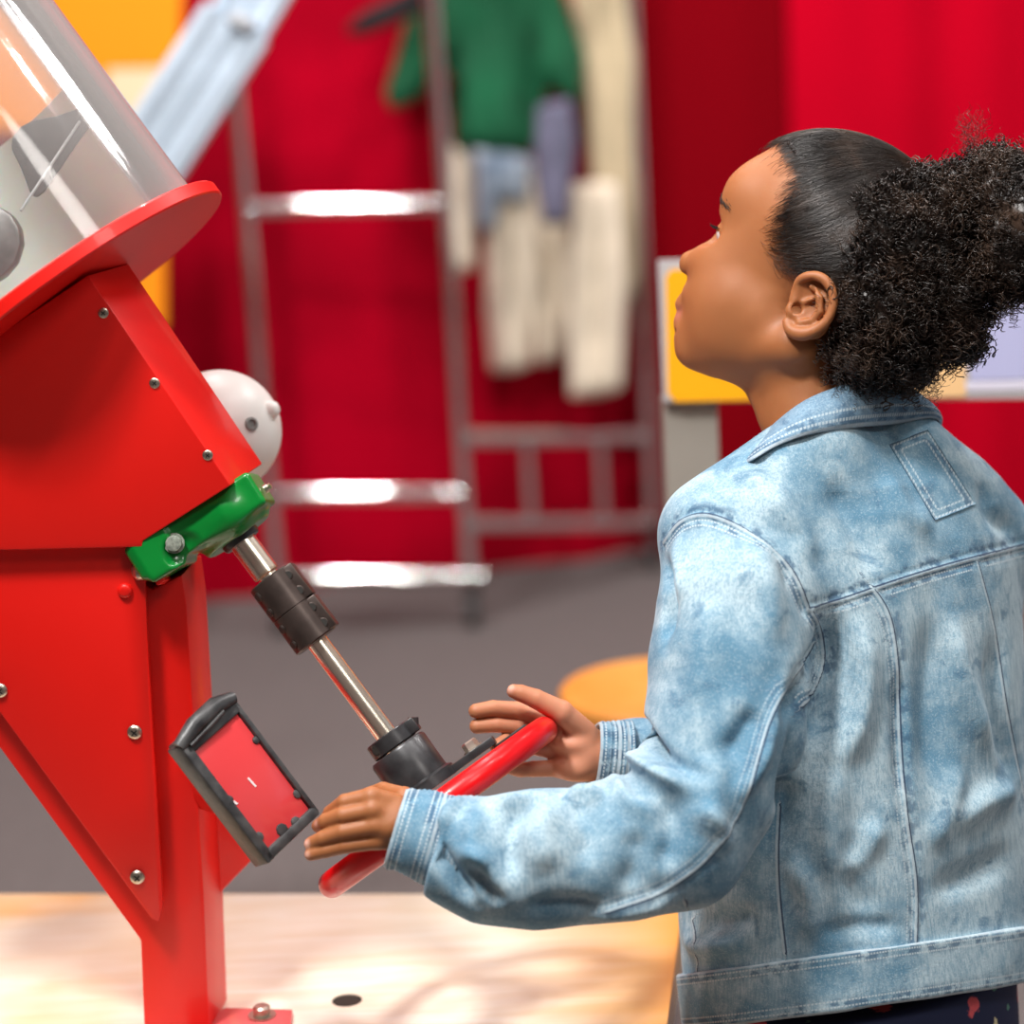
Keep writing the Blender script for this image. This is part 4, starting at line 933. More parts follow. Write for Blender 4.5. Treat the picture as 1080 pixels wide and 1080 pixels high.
FOLDS = [
    # sleeve front edge / shoulder
    ([(700, 590), (708, 620), (700, 680)], 7, -6), ([(722, 560), (715, 600), (722, 640)], 9, 3),
    # elbow crook: the big soft fold where the upper sleeve meets the forearm
    ([(672, 762), (688, 788), (714, 808), (745, 818)], 6, -10), ([(672, 796), (698, 818), (735, 838)], 9, 8), ([(640, 790), (650, 830), (668, 862)], 12, 5),
    ([(655, 772), (640, 800), (622, 838)], 8, 4), ([(700, 835), (708, 880), (700, 925)], 9, -4.5), ([(742, 790), (752, 840), (742, 890)], 12, 4),
    ([(760, 800), (780, 780), (800, 745)], 9, -4), ([(730, 845), (755, 875), (762, 905)], 10, 4), ([(668, 870), (672, 905), (660, 945)], 10, -3.5), ([(648, 830), (665, 850), (700, 860)], 8, 3.5),
    ([(775, 850), (790, 815), (808, 775)], 7, 3.5),
    # forearm
    ([(560, 842), (540, 870), (538, 905), (548, 935)], 9, -4.5), ([(520, 850), (548, 846), (575, 840)], 7, 4), ([(585, 845), (570, 880), (580, 925)], 13, 4),
    ([(505, 850), (500, 890), (520, 930), (545, 965)], 9, 4), ([(470, 858), (462, 890), (478, 925), (500, 955)], 7, -6), ([(496, 905), (512, 932), (535, 955)], 7, -5),
    ([(480, 898), (500, 905), (520, 912)], 6, 4), ([(600, 842), (620, 870), (615, 920)], 10, -3), ([(610, 965), (660, 958), (720, 945)], 8, 4), ([(640, 845), (612, 838), (598, 846)], 7, 4),
    ([(550, 960), (600, 955), (640, 962)], 8, -3.5), ([(455, 840), (470, 870), (462, 905)], 5, -2.5), ([(488, 842), (470, 862), (466, 885)], 5, 3),
    # under the arm and side of body
    ([(868, 655), (862, 690), (840, 735), (815, 760)], 10, -7), ([(880, 640), (880, 690), (872, 740), (850, 800)], 12, -6), ([(900, 640), (912, 700), (905, 760), (880, 820)], 12, 5),
    ([(845, 735), (838, 790), (822, 850), (815, 920)], 12, -6), ([(860, 700), (846, 720), (838, 740)], 6, 5), ([(880, 800), (872, 870), (880, 940)], 14, 4), ([(905, 870), (900, 930), (930, 975)], 12, -4),
    ([(930, 860), (910, 900), (885, 930)], 10, 3.5), ([(950, 700), (948, 760), (952, 850)], 8, -3), ([(1000, 640), (1015, 720), (1045, 800)], 14, 4.5), ([(985, 640), (980, 740), (985, 850)], 16, -4),
    ([(1050, 660), (1050, 740), (1075, 830)], 14, -4.5), ([(1000, 880), (1030, 850), (1075, 830)], 12, 4), ([(980, 940), (1020, 925), (1070, 900)], 11, -4), ([(1010, 800), (1000, 850), (975, 900)], 12, 3),
    ([(830, 900), (855, 950), (850, 1000)], 10, 4), ([(740, 960), (760, 975), (800, 960)], 9, -4), ([(720, 985), (745, 1000), (790, 985)], 9, 4), ([(860, 985), (900, 978), (950, 978)], 7, -3), ([(830, 700), (812, 770), (780, 850)], 8, 3),
    # yoke
    ([(870, 500), (905, 560), (925, 610)], 12, -3.5), ([(800, 510), (840, 560), (858, 600)], 14, 3.5), ([(930, 490), (955, 540), (990, 560)], 12, 3), ([(1040, 500), (1045, 540), (1075, 565)], 10, -3),
    ([(790, 560), (810, 620), (812, 690)], 12, 3), ([(750, 620), (742, 690), (735, 750)], 16, 2.5), ([(820, 590), (850, 640), (858, 660)], 8, -3),
    # far sleeve
    ([(640, 765), (650, 785), (645, 815)], 4, 2.5), ([(656, 760), (660, 790), (655, 815)], 4, -3),
]
bvh0 = bvh_of(jv, jf); jn = vnormals(jv, jf)
dsp = wob(jv, 26, 3) * .0022 + wob(jv, 55, 5) * .0009 + strokes(jv, jf, bvh0, FOLDS, 2.3)
dsp = smooth_disp(jv, jf, dsp, 3); jv = jv + jn * dsp[:, None]
bvh1 = bvh_of(jv, jf)
# seams: (points, kind) kind 1 = piped edge with double stitching, 0 = single line
SEAMS = [
    ([(700, 572), (718, 550), (745, 543), (780, 556), (815, 580), (838, 607), (852, 640)], 1, 1),
    ([(852, 643), (890, 632), (930, 618), (980, 602), (1030, 588), (1090, 573)], 1, 1),
    ([(856, 645), (866, 668), (868, 700), (858, 728), (846, 745)], 1, 0),
    ([(858, 678), (846, 700), (828, 728), (812, 760), (800, 800), (788, 840), (768, 880), (742, 910), (716, 930), (690, 945), (640, 962)], .45, 0),
    ([(920, 620), (938, 650), (946, 700), (949, 780), (956, 860), (966, 930), (966, 992)], .7, 0),
    ([(822, 850), (820, 900), (822, 950), (828, 1005)], 0, 0), ([(722, 950), (732, 980), (735, 1030)], 0, 0),
    ([(1030, 590), (1048, 660), (1060, 740), (1072, 800), (1084, 860)], 0, 0),
]
sd = np.full(len(jv), 1.0); sl = np.zeros(len(jv)); sk2 = np.zeros(len(jv)); bump_ = np.zeros(len(jv)); jn1 = vnormals(jv, jf)
def seam_fields(v, n, bvh, seams, R=.018):
    sd = np.full(len(v), 1.0); sl = np.zeros(len(v)); kd = np.zeros(len(v)); bmp = np.zeros(len(v))
    for l, kind, side in seams:
        line, _ = project_line(bvh, l, 8)
        if len(line) < 3: continue
        for _ in range(2): line[1:-1] = (line[:-2] + line[1:-1] * 2 + line[2:]) / 4
        ix, dd, al_, tg, off = polydist(v, line, R); sg = np.sign(np.einsum('ij,ij->i', np.cross(tg, off), n[ix])); sg[sg == 0] = 1
        s = dd * sg * (1 if side == 0 else 1); m_ = (dd < R) & (np.abs(s) < np.abs(sd[ix])) & (np.einsum('ij,ij->i', n[ix], -np.tile(F_, (len(ix), 1))) > -.3)
        sd[ix[m_]] = s[m_]; sl[ix[m_]] = al_[m_]; kd[ix[m_]] = kind
    return sd, sl, kd
sd, sl, kd = seam_fields(jv, jn1, bvh1, SEAMS)
a_ = np.abs(sd); hgt = .0011 * np.exp(-((sd) / .0022) ** 2) * (kd * .7 + .4) - .0009 * np.exp(-((np.abs(sd) - .0042) / .002) ** 2) * kd
jv = jv + jn1 * hgt[:, None]
# ---- denim material -----------------------------------------------------------
def denim(name, light=(.46, .61, .68), mid=(.12, .27, .39), bias=0.0, dark=(.05, .12, .21)):
    mt = bpy.data.materials.new(name); mt.use_nodes = True; nt = mt.node_tree; b = nt.nodes['Principled BSDF']
    tc = nt.nodes.new('ShaderNodeTexCoord').outputs['Object']
    n1 = noise(nt, 11, 4, tc, .55, .5); n2 = noise(nt, 55, 3, tc, .6); f = math_(nt, 'ADD', n1, math_(nt, 'MULTIPLY_ADD', n2, .35, -.175))
    f = ramp(nt, f, .36 + bias, .66 + bias)
    c = mixc(nt, f, light, mid)
    n3 = noise(nt, 34, 4, tc, .6, .8); c = mixc(nt, math_(nt, 'MULTIPLY', ramp(nt, n3, .56, .70), .75), c, (mid[0] * .62, mid[1] * .68, mid[2] * .75))
    mp = nt.nodes.new('ShaderNodeMapping'); mp.inputs['Scale'].default_value = (1, 1, .05); mp.inputs['Rotation'].default_value = (.1, .12, 0); nt.links.new(tc, mp.inputs['Vector'])
    st_ = noise(nt, 520, 3, mp.outputs[0], .7); c = mixc(nt, math_(nt, 'MULTIPLY', ramp(nt, st_, .42, .62), .5), c, mid)
    fine = noise(nt, 620, 3, tc, .7); c = mixc(nt, math_(nt, 'MULTIPLY', ramp(nt, fine, .50, .68), .30), c, (.70, .79, .83))
    blot = noise(nt, 85, 3, tc, .6); sd_ = attr(nt, 'sd'); sl_ = attr(nt, 'sl'); kd_ = attr(nt, 'kd')
    ab = math_(nt, 'ABSOLUTE', sd_)
    near = math_(nt, 'MULTIPLY', ramp(nt, ab, .014, .006), math_(nt, 'MULTIPLY', ramp(nt, blot, .46, .58), math_(nt, 'MULTIPLY_ADD', kd_, .6, .2), clamp=True))
    c = mixc(nt, near, c, dark)
    line_ = ramp(nt, math_(nt, 'ABSOLUTE', math_(nt, 'SUBTRACT', sd_, .0012)), .0010, .0004); c = mixc(nt, math_(nt, 'MULTIPLY', line_, .9), c, (.03, .05, .10))
    pipe = ramp(nt, math_(nt, 'ABSOLUTE', math_(nt, 'ADD', sd_, .0008)), .0015, .0007); c = mixc(nt, math_(nt, 'MULTIPLY', pipe, math_(nt, 'MULTIPLY_ADD', blot, .9, .05)), c, (.64, .73, .76))
    dash = ramp(nt, math_(nt, 'ABSOLUTE', math_(nt, 'SUBTRACT', math_(nt, 'FRACT', math_(nt, 'MULTIPLY', sl_, 330)), .5)), .42, .28)
    for o_ in (.0042, .0088):
        s_ = ramp(nt, math_(nt, 'ABSOLUTE', math_(nt, 'ADD', sd_, o_)), .0010, .0004); c = mixc(nt, math_(nt, 'MULTIPLY', math_(nt, 'MULTIPLY', s_, dash), math_(nt, 'MULTIPLY_ADD', kd_, .6, .15)), c, (.60, .70, .74))
    nt.links.new(c, b.inputs['Base Color']); b.inputs['Roughness'].default_value = .85; b.inputs['Specular IOR Level'].default_value = .2; b.inputs['Sheen Weight'].default_value = .12
    bp = nt.nodes.new('ShaderNodeBump'); bp.inputs['Strength'].default_value = .5; bp.inputs['Distance'].default_value = .001; nt.links.new(math_(nt, 'ADD', fine, st_), bp.inputs['Height']); nt.links.new(bp.outputs[0], b.inputs['Normal'])
    return mt
M['denim'] = denim('washed_denim'); M['denim_dark'] = denim('collar_denim', (.24, .38, .50), (.10, .21, .33), .0)
M['denim_pale'] = denim('pale_denim', (.52, .64, .68), (.26, .40, .50), .08)
JK = np_mesh('denim_jacket', jv, jf, M['denim'], PE, {'sd': ('FLOAT', sd), 'sl': ('FLOAT', sl), 'kd': ('FLOAT', kd)})
bvh2 = bvh_of(jv, jf)
def sheet(name, rows, th, mt, parent, n=8, stitch=True, wrap=False, edge=0.0):
    """rows: list of equally long point lists (world) -> smooth thick cloth sheet; sd measured from its last row edge"""
    R = [catmull(r, n) for r in rows]; cols = list(zip(*R)); G = np.array([catmull(c_, 5) for c_ in cols])      # [u][v]
    nu, nv = G.shape[:2]; du = np.gradient(G, axis=0); dv = np.gradient(G, axis=1); N_ = np.cross(du, dv); N_ /= np.maximum(np.linalg.norm(N_, axis=2), 1e-9)[..., None]
    e = np.concatenate([[0], np.cumsum(np.linalg.norm(np.diff(G.mean(0), axis=0), axis=1))]); alen = np.concatenate([[0], np.cumsum(np.linalg.norm(np.diff(G[:, -1], axis=0), axis=1))])
    tap = np.clip(np.minimum(np.arange(nv), np.arange(nv)[::-1]) / 2.0, .35, 1)[None, :, None]
    top = G + N_ * th / 2 * tap; bot = G - N_ * th / 2 * tap; vs = np.concatenate([top.reshape(-1, 3), bot.reshape(-1, 3)]); n_ = nu * nv; I = np.arange(n_).reshape(nu, nv); f = []
    a, b_, c_, d_ = I[:-1, :-1].ravel(), I[1:, :-1].ravel(), I[1:, 1:].ravel(), I[:-1, 1:].ravel(); f.append(np.stack([a, b_, c_, d_], 1)); f.append(np.stack([d_, c_, b_, a], 1) + n_)
    for r in (I[:, 0], I[:, -1][::-1], I[0, ::-1], I[-1, :]): f.append(np.stack([r[1:], r[:-1], r[:-1] + n_, r[1:] + n_], 1))
    sdv = np.tile((e[-1] - e)[None, :], (nu, 1)); slv = np.tile(alen[:, None], (1, nv)); 
    sdv = -np.minimum(sdv, (sdv.max() - sdv) + edge) + .0 if edge is not None else -sdv
    att = {'sd': ('FLOAT', np.tile(sdv.ravel(), 2)), 'sl': ('FLOAT', np.tile(slv.ravel(), 2)), 'kd': ('FLOAT', np.ones(n_ * 2) * .8)}
    return np_mesh(name, vs, np.concatenate(f), mt, parent, att)
def ringsheet(name, c0, ax, stations, mt, parent, n=72, seamrows=(0,), ell=(1, 1), hint=None):
    """cuff: stations (s along axis, radius) ; sd from nearest listed station"""
    a, x, y = basis(ax, hint if hint is not None else (0, 0, 1)); vs = []; sdv = []; slv = []
    S_ = [q[0] for q in stations]
    for s, r in stations:
        for k in range(n):
            t = 2 * math.pi * k / n; rr = r * (1 + .014 * math.sin(3 * t + s * 120) + .012 * math.sin(7 * t - s * 210 + 1)) + .0005 * math.cos(s * 1400); vs.append(c0 + a * s + rr * (math.cos(t) * x * ell[0] + math.sin(t) * y * ell[1])); sdv.append(-min(abs(s - q) for q in seamrows) - .0005); slv.append(t * r)
    m_ = len(stations); f = [[i * n + k, i * n + (k + 1) % n, (i + 1) * n + (k + 1) % n, (i + 1) * n + k] for i in range(m_ - 1) for k in range(n)]
    return np_mesh(name, np.array(vs), np.array(f), mt, parent, {'sd': ('FLOAT', np.array(sdv)), 'sl': ('FLOAT', np.array(slv)), 'kd': ('FLOAT', np.ones(len(vs)))})
# cuffs
def cuff(c0, ax, r0, r1, L, **k):
    st_ = [(L, r1 - .004), (.003, r0 - .0035), (.0006, r0 - .0025), (.0, r0 - .001), (.001, r0), (.004, r0 + .0012), (.008, r0 + .0006)]
    for i in range(1, 24): t = i / 23; st_.append((.008 + (L - .012) * t, r0 + (r1 - r0) * t + .001))
    st_ += [(L - .001, r1 + .0025), (L, r1 + .0008), (L + .0005, r1 - .003)]
    return ringsheet('cuff', c0, ax, st_, M['denim'], JK, seamrows=(.001, L * .55, L - .006), **k)
cuff(P(417, 872, 1.848), unit(.96 * R_ - .28 * U_ - .02 * F_), .0300, .0375, .056, ell=(1.06, .98), hint=(0, 0, 1))
cuff(P(627, 797, 2.0), unit(.99 * R_ - .10 * U_ + .12 * F_), .0282, .0300, .030, ell=(1.02, .95), hint=(0, 0, 1))
# collar
def rimp(px, py, d): return P(px, py, d)
def edgep(px, py, off=.004):
    h_, n_ = hit(bvh2, px, py)
    return None if h_ is None else h_ - ray(px, py) / np.linalg.norm(ray(px, py)) * off
E0 = [(770, 500), (792, 486), (820, 470), (855, 458), (900, 451), (945, 447), (982, 441)]
ed = []
for q in E0: ed.append(edgep(*q, .0045))
dprev = None
ed = [e if e is not None else None for e in ed]
dd_ = [((e - CAM) @ F_) if e is not None else None for e in ed]
dfl = [1.965, 1.94, 1.92, 1.91, 1.92, 1.945, 1.99]
for i, q in enumerate(E0):
    if ed[i] is None or abs(dd_[i] - dfl[i]) > .06: ed[i] = P(*q, dfl[i])
ed = [P(748, 530, 2.02)] + ed + [P(990, 452, 2.05), P(965, 480, 2.10)]
rim = [P(762, 530, 2.05), P(781, 497, 1.985), P(800, 468, 1.965), P(822, 444, 1.945), P(855, 421, 1.935), P(900, 405, 1.942), P(943, 402, 1.965), P(969, 419, 2.0), P(972, 436, 2.05), P(952, 460, 2.09)]
nc = P(868, 450, 2.01)
inn = [r + (nc - r) * .06 + np.array([0, 0, -.006]) for r in rim]; base_ = [r + (nc - r) * .10 + np.array([0, 0, -.030]) for r in rim]
mid = [(r * .62 + e * .38) + unit((r + e) / 2 - nc) * .006 for r, e in zip(rim, ed)]; mid2 = [(r * .25 + e * .75) + unit((r + e) / 2 - nc) * .005 for r, e in zip(rim, ed)]
sheet('collar', [base_, inn, rim, mid, mid2, ed], .0030, M['denim_dark'], JK, n=8, edge=.05)
# waistband : a band standing just off the body between two slanting planes
def plane_fit(l):
    q = np.array([h_ for h_ in (hit(bvh2, *p_)[0] for p_ in l) if h_ is not None]); c_ = q.mean(0)
    A_ = np.stack([q[:, 0] - c_[0], q[:, 1] - c_[1]], 1); s_, *_ = np.linalg.lstsq(A_, q[:, 2] - c_[2], rcond=None); s_ = np.clip(s_, -.45, .45)
    n_ = unit([-s_[0], -s_[1], 1]); return c_, n_
cu, nu_ = plane_fit([(725, 1030), (800, 1012), (860, 1006), (925, 1000), (1000, 990), (1070, 980)])
cl_, nl_ = cu + (P(925, 1062, 1.92) - P(925, 1000, 1.92)), nu_
def band_sdf(p, g0=.0035, hi_=.0):
    d = torso_sdf(p, g0 + .002); u = (p - cu.astype(f32)) @ nu_.astype(f32); l_ = (cl_.astype(f32) - p) @ nl_.astype(f32)
    d = smax(d, u - hi_, .003); d = smax(d, l_, .003); return smax(d, -torso_sdf(p, -.004), .001)
wlo = np.array([P(700, 1000, 1.95)[0] - .03, 1.70, .46]); whi = np.array([P(1100, 1000, 2.1)[0] + .09, 2.28, .68])
wv, wf = nets(band_sdf, wlo, whi, .0020 * QL, B=12, slack=2.0, project=1)
su = (wv - cu) @ nu_; slo = (cl_ - wv) @ nl_; az = np.arctan2((wv - TA) @ TBn, (wv - TA) @ TSh) * .15
wsd = np.maximum(su, slo) 
wv = wv + vnormals(wv, wf) * (wob(wv, 60, 8) * .0012)[:, None]
np_mesh('waistband', wv, wf, M['denim'], JK, {'sd': ('FLOAT', wsd), 'sl': ('FLOAT', az), 'kd': ('FLOAT', np.ones(len(wv)) * .9)})
# cut the jacket body off below the band's top edge
me = JK.data; bm = bmesh.new(); bm.from_mesh(me); o_ = np.array(wloc(PE)); kill = []
cz = cu - nu_ * .022
nm_ = Vector(nu_); cc_ = Vector(cz - o_)
kill = [v for v in bm.verts if (v.co - cc_).dot(nm_) < 0 and abs(v.co.x + o_[0] - TA[0]) < .25 and (v.co.z + o_[2]) < .70 and v.co.x + o_[0] > P(700, 1000, 1.95)[0] - .02]
bmesh.ops.delete(bm, geom=kill, context='VERTS'); bm.to_mesh(me); bm.free()
# label patch: stitched denim rectangle at the nape
pc_ = [(938, 470), (978, 454), (1028, 532), (985, 549)]
def lerp2(u, v): a = [pc_[0][i] * (1 - u) + pc_[1][i] * u for i in (0, 1)]; b_ = [pc_[3][i] * (1 - u) + pc_[2][i] * u for i in (0, 1)]; return [a[i] * (1 - v) + b_[i] * v for i in (0, 1)]
nn_ = 26; PG = []; ok = True
for i in range(nn_):
    for j in range(nn_):
        h_, n_ = hit(bvh2, *lerp2(i / (nn_ - 1), j / (nn_ - 1)))
        PG.append(h_ + n_ * .0012 if h_ is not None else (PG[-1] if PG else P(980, 500, 1.95)))
PG = np.array(PG); I = np.arange(nn_ * nn_).reshape(nn_, nn_); uu = np.linspace(0, 1, nn_); ex_ = np.minimum(np.minimum(uu, 1 - uu)[:, None] * .034, np.minimum(uu, 1 - uu)[None, :] * .062)
pf = np.stack([I[:-1, :-1].ravel(), I[:-1, 1:].ravel(), I[1:, 1:].ravel(), I[1:, :-1].ravel()], 1)
n_ = len(PG); nrm = -F_; PG2 = np.concatenate([PG, PG - TBn * .0015]); rim_ = np.concatenate([I[0, :], I[1:, -1], I[-1, -2::-1], I[-2:0:-1, 0]]); rs = np.stack([rim_, np.roll(rim_, -1), np.roll(rim_, -1) + n_, rim_ + n_], 1)
np_mesh('label_patch', PG2, np.concatenate([pf, pf[:, ::-1] + n_, rs]), M['denim'], JK, {'sd': ('FLOAT', np.tile(-ex_.ravel() - .0028, 2)), 'sl': ('FLOAT', np.tile((uu[:, None] * .034 + uu[None, :] * .062).ravel(), 2)), 'kd': ('FLOAT', np.ones(2 * n_) * .9)})
# dark floral leggings and shoes
def leg_sdf(p):
    d = torso_sdf(p, -.012); d = smax(d, p[:, 2] - P(907, 1035, 2.0)[2], .01)
    hz = P(907, 1120, 2.02)
    for s in (-1, 1):
        hp = TA + TSh * s * .062 - Zv * .03; kn = np.array([hp[0] - .01, hp[1] + .01, .31]); an = np.array([hp[0], hp[1] + .0, .07])
        d = smin(d, s_chain(p, [hp, kn, an], [.078, .052, .036]), .03)
    return smax(d, .05 - p[:, 2], .002)
lv_, lf_ = nets(leg_sdf, [TA[0] - .24, TA[1] - .24, .03], [TA[0] + .24, TA[1] + .24, P(907, 1020, 2)[2]], .004 * QL, B=12, slack=1.8, project=1)
fm = bpy.data.materials.new('navy_floral_jersey'); fm.use_nodes = True; nt = fm.node_tree; b = nt.nodes['Principled BSDF']
tc = nt.nodes.new('ShaderNodeTexCoord').outputs['Object']; dis = nt.nodes.new('ShaderNodeTexNoise'); dis.inputs['Scale'].default_value = 120; nt.links.new(tc, dis.inputs['Vector'])
mxv = nt.nodes.new('ShaderNodeMix'); mxv.data_type = 'VECTOR'; mxv.inputs[0].default_value = .012; nt.links.new(tc, mxv.inputs[4]); nt.links.new(dis.outputs['Color'], mxv.inputs[5])
c = (.012, .02, .07)
for sc_2, rr, col_ in ((19, .16, (.80, .12, .14)), (24, .10, (.72, .66, .42)), (31, .10, (.10, .25, .2))):
    vo = nt.nodes.new('ShaderNodeTexVoronoi'); vo.inputs['Scale'].default_value = sc_2; nt.links.new(mxv.outputs[1], vo.inputs['Vector']); c = mixc(nt, ramp(nt, vo.outputs['Distance'], rr * 1.3, rr), c, col_)
nt.links.new(c, b.inputs['Base Color']); b.inputs['Roughness'].default_value = .8
np_mesh('leggings', lv_, lf_, fm, PE)
for s in (-1, 1):
    hp = TA + TSh * s * .062; a0 = np.array([hp[0], hp[1], 0]); fd = np.array([-TBn[0], -TBn[1], 0])
    def shoe_sdf(p):
        d = smin(s_ell(p, a0 + fd * .045 + Zv * .035, (.042, .10, .036), np.array([TSh, fd, Zv])), s_cone(p, a0 + Zv * .04, a0 + Zv * .085, .036, .04), .02)
        return smax(smax(d, -p[:, 2] + .0005, .004), p[:, 2] - .095, .003)
    sv_, sf_ = nets(shoe_sdf, a0 + [-.17, -.17, -.01], a0 + [.17, .17, .12], .004, project=1); np_mesh('shoe', sv_, sf_, mat('white_canvas', (.6, .6, .6), .7), PE)
# ------------------------------------------------------------------ hair
hm = bpy.data.materials.new('dark_brown_hair'); hm.use_nodes = True; nt = hm.node_tree; b = nt.nodes['Principled BSDF']
c = mixc(nt, ramp(nt, noise(nt, 30, 3), .4, .65), (.014, .008, .0055), (.055, .032, .021)); nt.links.new(c, b.inputs['Base Color'])
b.inputs['Roughness'].default_value = .38; b.inputs['Specular IOR Level'].default_value = .45
M['hair'] = hm
LUMPS = [(H(935, 262, 0), (88, 88, 90)), (H(930, 330, 14), (66, 76, 74)), (H(985, 308, 0), (50, 62, 66)), (H(905, 240, 30), (48, 58, 56)), (H(908, 300, 40), (38, 60, 44)), (H(1000, 215, 0), (40, 40, 40)), (H(922, 372, 10), (48, 42, 60)), (H(1003, 345, 0), (26, 34, 40))]
PUFF = [(H(1072, 240, 0), (56, 58, 60)), (H(1040, 208, 5), (38, 40, 42)), (H(1050, 275, 5), (46, 44, 46)), (H(1095, 270, 0), (50, 50, 50)), (H(1030, 240, 0), (36, 36, 36))]
def noise3(q, s, seed):
    r = np.random.default_rng(seed); d = np.zeros(len(q))
    for k in range(9):
        w_ = r.normal(size=3); w_ *= s * r.uniform(.7, 1.5) / np.linalg.norm(w_); d += np.sin(q @ w_ + r.uniform(0, 6.3))
    return d / 9
def curl_sdf(q):
    d = None
    for c_, r in LUMPS:
        e = s_ell(q, c_, r); d = e if d is None else smin(d, e, 14)
    return d
def puff_sdf(q):
    d = None
    for c_, r in PUFF:
        e = s_ell(q, c_, r); d = e if d is None else smin(d, e, 14)
    return d
TOPCUT = H(960, 160, 0)
def hair_l(q):
    a = q.copy()
    m_ = sdpoly(q[:, :2].astype(float), HL - 0).astype(f32)
    cap = np.maximum(head0(a) - 2.6, (m_ + 14 + 26 * np.clip(1 - np.abs(q[:, 1] + 45) / 60, 0, 1))); cap = np.maximum(cap, q[:, 1] - 120)
    n_ = noise3(q, .22, 4) * 4 + noise3(q, .5, 9) * 2
    lum = curl_sdf(a) + n_ + 5; lum = np.maximum(lum, -(head0(a) + 0) - 25)
    # keep the curls clear of the slicked crown and of the ear
    lum = smax(lum, -(s_ell(q, H(845, 331, 88), (31, 44, 40))), 6)
    pf = puff_sdf(a) + n_ + 5
    return np.minimum(smin(cap, lum, 4), pf)
def hair_sdf(p): return hair_l(toloc(p)) * HK
ctr = fromloc([[30, -20, 0]])[0]; lo = HC0 - .16; hi = HC0 + .20; lo[0] = HC0[0] - .08; hi[0] = HC0[0] + .24
hv, hf = nets(hair_sdf, lo, hi, .0022 * QL, B=12, slack=1.6, project=1)
hb_v, hb_f = hv, hf
# slicked strands combed from the hairline back to the puff
NS = int(7000)
def proj_head(q, off, it=4, fn=head0):
    for _ in range(it):
        d = fn(q.astype(f32)) - off; g = np.zeros_like(q)
        for ax in range(3):
            o_ = np.zeros(3); o_[ax] = .7; g[:, ax] = (fn((q + o_).astype(f32)) - fn((q - o_).astype(f32))) / 1.4
        g /= np.maximum(np.linalg.norm(g, axis=1), 1e-6)[:, None]; q = q - g * d[:, None]
    return q, g
r_ = RNG
hp = np.array([H(x, y, s) for x, y, s in [(812, 158, -60), (815, 156, -25), (817, 154, 0), (824, 168, 22), (832, 188, 44), (834, 206, 58), (822, 230, 66), (813, 250, 68), (812, 270, 70), (824, 285, 72), (846, 290, 76), (868, 298, 76)]])
t = r_.uniform(0, 1, NS) ** .9 * (len(hp) - 1); i0 = np.clip(t.astype(int), 0, len(hp) - 2); st_ = hp[i0] * (1 - (t - i0))[:, None] + hp[i0 + 1] * (t - i0)[:, None]
TGT = H(1005, 196, 0) + r_.normal(size=(NS, 3)) * 8
back = r_.beta(1, 1.6, NS)[:, None] * .82 - .035; st_ = st_ * (1 - back) + TGT * back + r_.normal(size=(NS, 3)) * np.array([6, 4, 3])
npt = 12; T_ = np.linspace(0, 1, npt); ln = np.where(back[:, 0] < .04, r_.uniform(.10, .5, NS), r_.uniform(.3, .75, NS)); ln = np.minimum(ln, 1)
Q = st_[:, None, :] * (1 - T_[None, :, None] * ln[:, None, None]) + TGT[:, None, :] * (T_[None, :, None] * ln[:, None, None])
low = np.clip((st_[:, 1] + 50) / 60, 0, 1)
Q[:, :, 1] += (np.sin(T_ * math.pi)[None, :] * (low * 20)[:, None]) * 1.0
wv_ = r_.uniform(0, 6.3, NS)[:, None]; Q[:, :, 1] += np.sin(T_[None, :] * 22 * ln[:, None] + wv_) * .9; Q[:, :, 0] += np.cos(T_[None, :] * 26 * ln[:, None] + wv_) * .9
Qf, G_ = proj_head(Q.reshape(-1, 3), 3.0, 3)
lift = (np.minimum(np.arange(npt), 2) / 2.0)[None, :] * r_.uniform(-.2, 1.6, NS)[:, None]; root = (np.arange(npt) == 0) * -3.4
Qf = Qf + G_ * (lift + np.where(back < .04, root[None, :] + (np.arange(npt) == 1)[None] * -1.6, 0)).reshape(-1)[:, None]
SLK = Qf.reshape(NS, npt, 3)
def strands_mesh(S_, rad, taper=True, sides=3):
    n, m_, _ = S_.shape; tg = np.gradient(S_, axis=1); tg /= np.maximum(np.linalg.norm(tg, axis=2), 1e-9)[..., None]
    ref = np.tile(np.array([.31, .52, .79]), (n, 1))[:, None, :]; x = np.cross(tg, ref); x /= np.maximum(np.linalg.norm(x, axis=2), 1e-9)[..., None]; y = np.cross(tg, x)
    rr = (np.asarray(rad).reshape(-1, 1) * np.ones((1, m_)))
    if taper: rr = rr * np.interp(np.arange(m_), [0, 1, m_ - 3, m_ - 1], [.6, 1, 1, .25])[None]
    vs = [S_ + rr[..., None] * (math.cos(a) * x + math.sin(a) * y) for a in [2 * math.pi * k / sides for k in range(sides)]]
    V_ = np.stack(vs, 2).reshape(-1, 3); I = np.arange(n * m_ * sides).reshape(n, m_, sides); f = []
    for k in range(sides): k2 = (k + 1) % sides; f.append(np.stack([I[:, :-1, k], I[:, :-1, k2], I[:, 1:, k2], I[:, 1:, k]], -1).reshape(-1, 4))
    return V_, np.concatenate(f)
SW = fromloc(SLK.reshape(-1, 3)).reshape(SLK.shape)
s1v, s1f = strands_mesh(SW, np.where(back[:, 0] < .05, r_.uniform(.00006, .00013, NS), r_.uniform(.00012, .00030, NS)))
